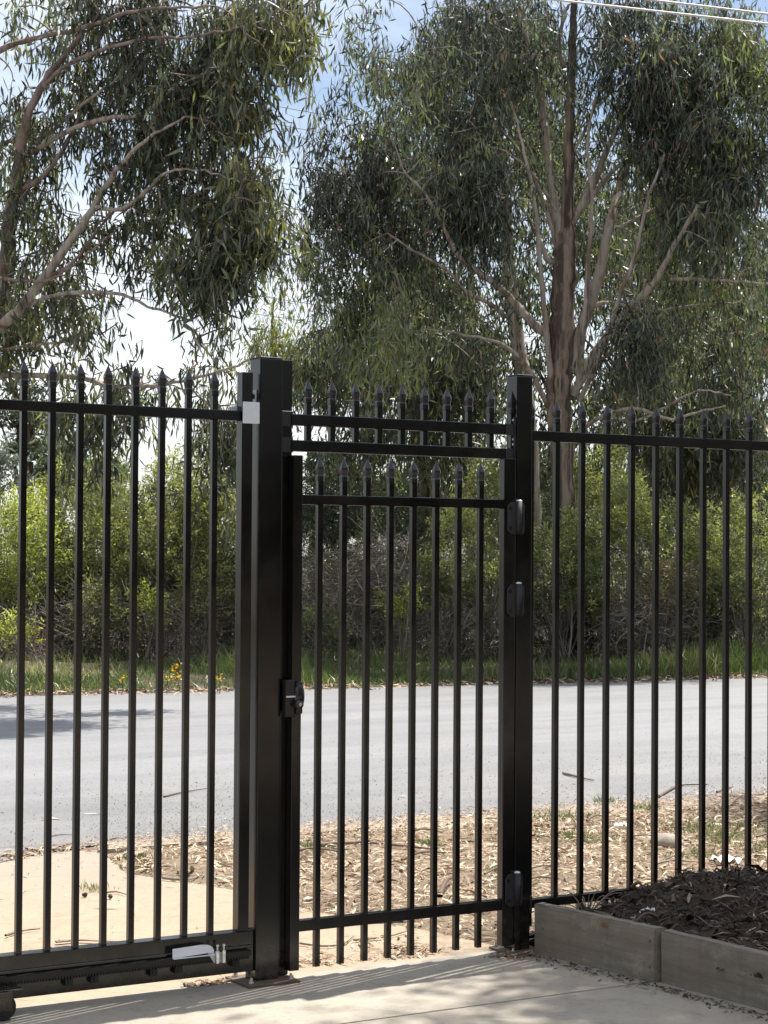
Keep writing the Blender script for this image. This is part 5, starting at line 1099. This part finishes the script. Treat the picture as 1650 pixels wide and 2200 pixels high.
# individual fallen leaves, largest and nearest
LM = []
for q in range(14):
    rr = np.random.RandomState(500 + q); V, F, t = curl_leaf(1.0, rr.uniform(0.12, 0.24), rr.uniform(0.02, 0.12), rr.uniform(-0.5, 0.5), [0.45, 0.55, 0.62, 0.7, 0.78, 0.85, 0.9, 0.35][q % 8], 500 + q)
    LM.append(npmesh('fallen_leaf', V, [F], M_litter, True, np.full(len(V), t)))
r = np.random.RandomState(130); cnt = 0
while cnt < 225:
    x, y = r.uniform(0.7, 5.6), r.uniform(0.15, 3.6)
    if not strip_inside(np.array([x]), np.array([y]), 0.05)[0]: continue
    s = r.uniform(0.05, 0.14); o = link('fallen_leaf', LM[r.randint(14)], None, (x, y, float(strip_z(np.array([x]), np.array([y]))[0]) + 0.012), (r.normal() * 0.15, r.normal() * 0.15, r.uniform(0, 6.28)))
    o.scale = (s, s, s); tag(o, 'dry curled tan leaf lying in the litter between fence and road', 'fallen leaf', 'fallen leaves in the litter strip'); cnt += 1
cnt = 0
while cnt < 70:
    x, y = r.uniform(-3.0, 4.5), r.uniform(0.3, 6.0)
    if strip_inside(np.array([x]), np.array([y]), -0.05)[0] or (y > 4.5 and r.uniform() < 0.6): continue
    s = r.uniform(0.05, 0.15); o = link('fallen_leaf', LM[r.randint(14)], None, (x, y, 0.004), (0, 0, r.uniform(0, 6.28))); o.scale = (s, s * 0.8, s)
    tag(o, 'dry tan leaf lying loose on the bare driveway or road', 'fallen leaf', 'fallen leaves on driveway and road'); cnt += 1
# bark strips and twigs
def stick(name, label, cat, group, pts, r0, mat=M_twig, flat=False):
    P = np.array([(p[0], p[1], p[2] if len(p) > 2 else r0 + 0.002) for p in pts]); Q, rr = smooth_path(P, np.linspace(r0, r0 * 0.4, len(P)), 12)
    V, F = tubes(Q[None], rr[None], 6); 
    if flat: V[:, 2] = V[:, 2] * 0.35 + 0.004
    o = link(name, npmesh(name, V - P[0], [F], mat, True), None, P[0]); tag(o, label, cat, group); return o
g = lambda px, py: tuple(ground_at(px, py)[:2])
stick('twig', 'long forked tan twig lying on the road behind the sixth picket of the sliding gate', 'twig', 'twigs on the ground', [g(352, 1714), g(395, 1704), g(445, 1696)], 0.007, M_litter)
stick('twig', 'dark straight twig on the road behind the second picket of the sliding gate', 'twig', 'twigs on the ground', [g(112, 1798), g(130, 1795), g(153, 1795)], 0.004)
stick('twig', 'thin tan twig on the road pointing at the kerb corner', 'twig', 'twigs on the ground', [g(232, 1806), g(255, 1802), g(275, 1800)], 0.005)
stick('twig', 'dark branched twig at the litter edge left of the tallest post', 'twig', 'twigs on the ground', [g(350, 1890), g(375, 1893), g(410, 1893), g(437, 1880)], 0.009)
stick('twig', 'small dark bent twig on the driveway near the grass tuft', 'twig', 'twigs on the ground', [g(228, 1920), g(250, 1919), g(272, 1925)], 0.006)
stick('twig', 'dark stick lying on the driveway behind the leftmost picket gaps', 'twig', 'twigs on the ground', [g(12, 2014), g(45, 2004), g(86, 1999)], 0.007)
stick('bark_strip', 'reddish brown bark strip on the driveway behind the sliding gate beam', 'bark', 'bark strips on the ground', [g(120, 2028), g(170, 2024), g(215, 2026), g(252, 2027)], 0.014, M_bark_red, True)
stick('bark_strip', 'short reddish bark strip on the driveway below the first one', 'bark', 'bark strips on the ground', [g(110, 2040), g(150, 2036), g(190, 2040)], 0.010, M_bark_red, True)
stick('bark_strip', 'long brown bark strip in the litter behind the middle of the small gate', 'bark', 'bark strips on the ground', [(*g(690, 1833), 0.05), (*g(740, 1832), 0.06), (*g(800, 1828), 0.05), (*g(930, 1842), 0.05)], 0.016, M_bark_red)
stick('bark_strip', 'pale upright flake of bark in the litter near the right stile of the small gate', 'bark', 'bark strips on the ground', [(*g(944, 1940), 0.04), (*g(958, 1925), 0.08), (*g(972, 1908), 0.06)], 0.018, M_litter)
stick('twig', 'thin twig curving on the driveway under the small gate', 'twig', 'twigs on the ground', [g(645, 2030), g(690, 2036), g(735, 2032), g(760, 2015)], 0.006)
stick('twig', 'long thin twig across the driveway under the middle of the small gate', 'twig', 'twigs on the ground', [g(760, 2023), g(830, 2016), g(880, 2002)], 0.006)
stick('twig', 'forked pale twig on the road behind the fifth picket right of the hinge post', 'twig', 'twigs on the ground', [g(1416, 1715), g(1440, 1700), g(1465, 1690), g(1520, 1689)], 0.011, M_litter)
stick('twig', 'dark twig at the road edge right of the hinge post', 'twig', 'twigs on the ground', [g(1210, 1664), g(1240, 1672), g(1275, 1680)], 0.012)
stick('twig', 'pale leaf stalk on the road near the right edge', 'twig', 'twigs on the ground', [g(1540, 1704), g(1560, 1698), g(1575, 1692)], 0.008, M_litter)
for k in range(16):
    rr = np.random.RandomState(700 + k); x, y = rr.uniform(1.6, 5.5), rr.uniform(0.4, 3.4); a = rr.normal() * 0.5 - 0.3; l = rr.uniform(0.2, 0.55)
    stick('twig', 'thin dry twig lying among the leaf litter right of the small gate', 'twig', 'twigs in the leaf litter', [(x, y, 0.05), (x + l * 0.5 * math.cos(a), y + l * 0.5 * math.sin(a) + 0.03, 0.07), (x + l * math.cos(a), y + l * math.sin(a), 0.05)], rr.uniform(0.004, 0.009), [M_twig, M_litter, M_bark_red][k % 3])
# rock, papers, foil
def rock(label, p, s, seed, mat=M_rock, name='rock', cat='rock'):
    bm = bmesh.new(); bmesh.ops.create_icosphere(bm, subdivisions=3, radius=1); rr = np.random.RandomState(seed); ph = rr.uniform(0, 6, 6)
    for v in bm.verts:
        d = 1 + 0.16 * math.sin(2.5 * v.co.x + ph[0]) + 0.10 * math.sin(4 * v.co.y + ph[1]) + 0.08 * math.sin(5 * v.co.z + ph[2]) + 0.05 * math.sin(9 * v.co.x + 7 * v.co.y + ph[3])
        v.co = Vector((v.co.x * d * s[0], v.co.y * d * s[1], v.co.z * d * s[2]))
    me = bpy.data.meshes.new(name); bm.to_mesh(me); bm.free(); me.materials.append(mat); me.polygons.foreach_set('use_smooth', np.ones(len(me.polygons), bool))
    return tag(link(name, me, None, p), label, cat)
p = ground_at(1438, 1822); rock('rounded grey rock half buried in the leaf litter beside the fifth picket', (p[0], p[1], 0.035), (0.085, 0.10, 0.058), 3)
p = ground_at(181, 1927); rock('dark gum nut lump on the driveway behind the third picket of the sliding gate', (p[0], p[1], 0.012), (0.014, 0.012, 0.013), 4, plain('dark_nut', (0.05, 0.04, 0.03), 0.8), 'gum_nut', 'gum nut')
p = ground_at(237, 1931); rock('dark gum nut beside a bent twig on the driveway', (p[0], p[1], 0.012), (0.012, 0.012, 0.012), 5, bpy.data.materials['dark_nut'], 'gum_nut', 'gum nut')
def scrap(label, p, s, seed, mat, name, cat):
    n = 7; rr = np.random.RandomState(seed); xs = np.linspace(-0.5, 0.5, n); X, Y = np.meshgrid(xs, xs)
    Z = 0.06 * rr.normal(size=X.shape) + 0.10; X = X + rr.normal(size=X.shape) * 0.07; Y = Y + rr.normal(size=X.shape) * 0.07
    V = np.stack([X * s[0], Y * s[1], Z * s[2]], -1).reshape(-1, 3); i = np.arange(n - 1)[None] + n * np.arange(n - 1)[:, None]
    F = np.stack([i, i + 1, i + n + 1, i + n], -1).reshape(-1, 4)
    tag(link(name, npmesh(name, V, [F], mat), None, p), label, cat)
p = ground_at(1560, 1872); scrap('crumpled white paper in the leaf litter just behind the mulch mound', (p[0], p[1], 0.05), (0.16, 0.10, 0.22), 1, M_paper, 'paper_scrap', 'paper')
p = ground_at(1335, 1792); scrap('small torn white paper in the litter behind the third picket right of the hinge post', (p[0], p[1], 0.05), (0.09, 0.06, 0.12), 2, M_paper, 'paper_scrap', 'paper')
p = ground_at(1395, 1966, 0.17); scrap('shiny crumpled wrapper on the mulch behind the first sleeper', (p[0], p[1], float(bed_z(p[0], p[1])) + 0.012), (0.09, 0.035, 0.12), 3, M_foil, 'wrapper', 'litter')
# grass tufts
def tuft(name, label, c, n, h, spread, seed, tmu, z=0.0, group=None):
    rr = np.random.RandomState(seed); P = np.zeros((n, 3)); P[:, :2] = rr.normal(size=(n, 2)) * spread
    Dv = np.array([0, 0, 1.0]) + rr.normal(size=(n, 3)) * np.array([0.6, 0.6, 0.1]); V, F, k = leaf_strips(P, Dv, rr.uniform(0.5, 1.1, n) * h, rr.uniform(0.003, 0.007, n), seed, 0.5, 2)
    o = link(name, npmesh(name, V, F, M_grass, False, np.repeat(np.clip(tmu + 0.15 * rr.normal(size=n), 0, 1), k)), None, (c[0], c[1], z)); tag(o, label, 'grass tuft', group, 'stuff' if n > 20 else None)
tuft('grass_tuft', 'dry grass tuft sprouting from the driveway behind the sliding gate', ground_at(200, 1914), 90, 0.06, 0.045, 1, 0.8, group='grass tufts near the fence')
tuft('grass_tuft', 'green weed at the kerb corner of the litter strip', ground_at(303, 1850), 90, 0.07, 0.05, 2, 0.25, group='grass tufts near the fence')
tuft('grass_tuft', 'small green weed on the kerb edge above the corner weed', ground_at(312, 1868), 60, 0.05, 0.05, 3, 0.3, group='grass tufts near the fence')
for k, (px, py, s) in enumerate(((1165, 1770, .12), (1225, 1762, .12), (1215, 1805, .10), (1265, 1815, .09), (1385, 1745, .06), (1475, 1790, .16), (1530, 1790, .14), (1600, 1790, .18), (1480, 1850, .09), (700, 1835, .07), (660, 1830, .07), (915, 1820, .06), (1080, 1880, .05), (1300, 1730, .05), (1620, 1830, .12), (1550, 1810, .10))):
    p = ground_at(px, py); tuft('grass_tuft', 'sparse low grass patch growing through the leaf litter', p, int(60 + 1500 * s), 0.055, s, 30 + k, 0.55, 0.02, 'grass patches in the litter strip')
# dry weed against the fence foot
rr = np.random.RandomState(60); e = empty('dry_weed', (1.62, -0.06, 0.12), 'curling dry weed at the fence foot behind the first sleeper', 'weed')
paths = []
for k in range(16):
    a = np.array([0, 0, 0.0]); q = np.append(rr.normal(size=2) * 0.09, rr.uniform(0.05, 0.17)); mid = q * 0.5 + np.array([0, 0, 0.08]); tt = np.linspace(0, 1, 6)[:, None]; paths.append((1 - tt) ** 2 * a + 2 * tt * (1 - tt) * mid + tt ** 2 * q)
V, F = tubes(np.array(paths), np.broadcast_to(np.linspace(0.004, 0.0015, 6), (16, 6)), 4); o = link('stems', npmesh('stems', V, [F], M_twig), e, e.location)
# mulch
r = np.random.RandomState(140); n = 48000; x = r.uniform(1.47, 4.4, n); y = r.uniform(-3.2, 0.09, n); L = r.gamma(1.5, 0.0165, n) + 0.008
o = scatter('bark_mulch', np.stack([x, y, bed_z(x, y) + r.uniform(0.0, 0.02, n)], 1), M_mulch, np.minimum(L, 0.14), L * r.uniform(0.08, 0.30, n), 141, 0.42, 0.30, (0.0, 0.12), 0.45); tag(o, 'dark bark mulch heaped in the bed behind the sleepers', 'mulch', None, 'stuff')
for k in range(14):
    rr = np.random.RandomState(800 + k); x, y = rr.uniform(1.6, 3.0), rr.uniform(-1.6, -0.05); a = rr.uniform(0, 6.28); l = rr.uniform(0.06, 0.16); z = float(bed_z(np.array([x]), np.array([y]))[0])
    stick('bark_chip', 'pale curled bark piece lying on the dark mulch', 'bark', 'pale bark pieces on the mulch', [(x, y, z + 0.02), (x + l / 2 * math.cos(a), y + l / 2 * math.sin(a), z + 0.045), (x + l * math.cos(a), y + l * math.sin(a), z + 0.02)], rr.uniform(0.006, 0.012), M_litter)
# crumbs along the sleeper foot and post bases
r = np.random.RandomState(150); n = 900; yy = r.uniform(-3.0, 0.05, n); xx = np.interp(-yy, [0, 0.8, 3.3], [1.30, 1.40, 1.55]) - np.abs(r.normal(size=n)) * 0.055 - 0.005
o = scatter('sleeper_crumbs', np.stack([xx, yy, np.full(n, 0.003)], 1), M_mulch, r.uniform(0.008, 0.04, n), r.uniform(0.003, 0.009, n), 151, 0.5, 0.25); tag(o, 'brown bark crumbs gathered along the foot of the sleepers', 'debris', None, 'stuff')
r = np.random.RandomState(152); n = 260; xx = r.normal(size=n) * 0.05 + 1.22; yy = r.normal(size=n) * 0.035 - 0.05; m2 = 140
xx = np.concatenate([xx, r.uniform(-0.35, -0.14, m2)]); yy = np.concatenate([yy, 0.10 + r.normal(size=m2) * 0.02])
o = scatter('post_foot_debris', np.stack([xx, yy, np.full(len(xx), 0.004)], 1), M_litter, r.uniform(0.01, 0.06, len(xx)), r.uniform(0.004, 0.012, len(xx)), 153, 0.25, 0.2); tag(o, 'dark leaf scraps caught at the feet of the gate posts', 'debris', None, 'stuff')
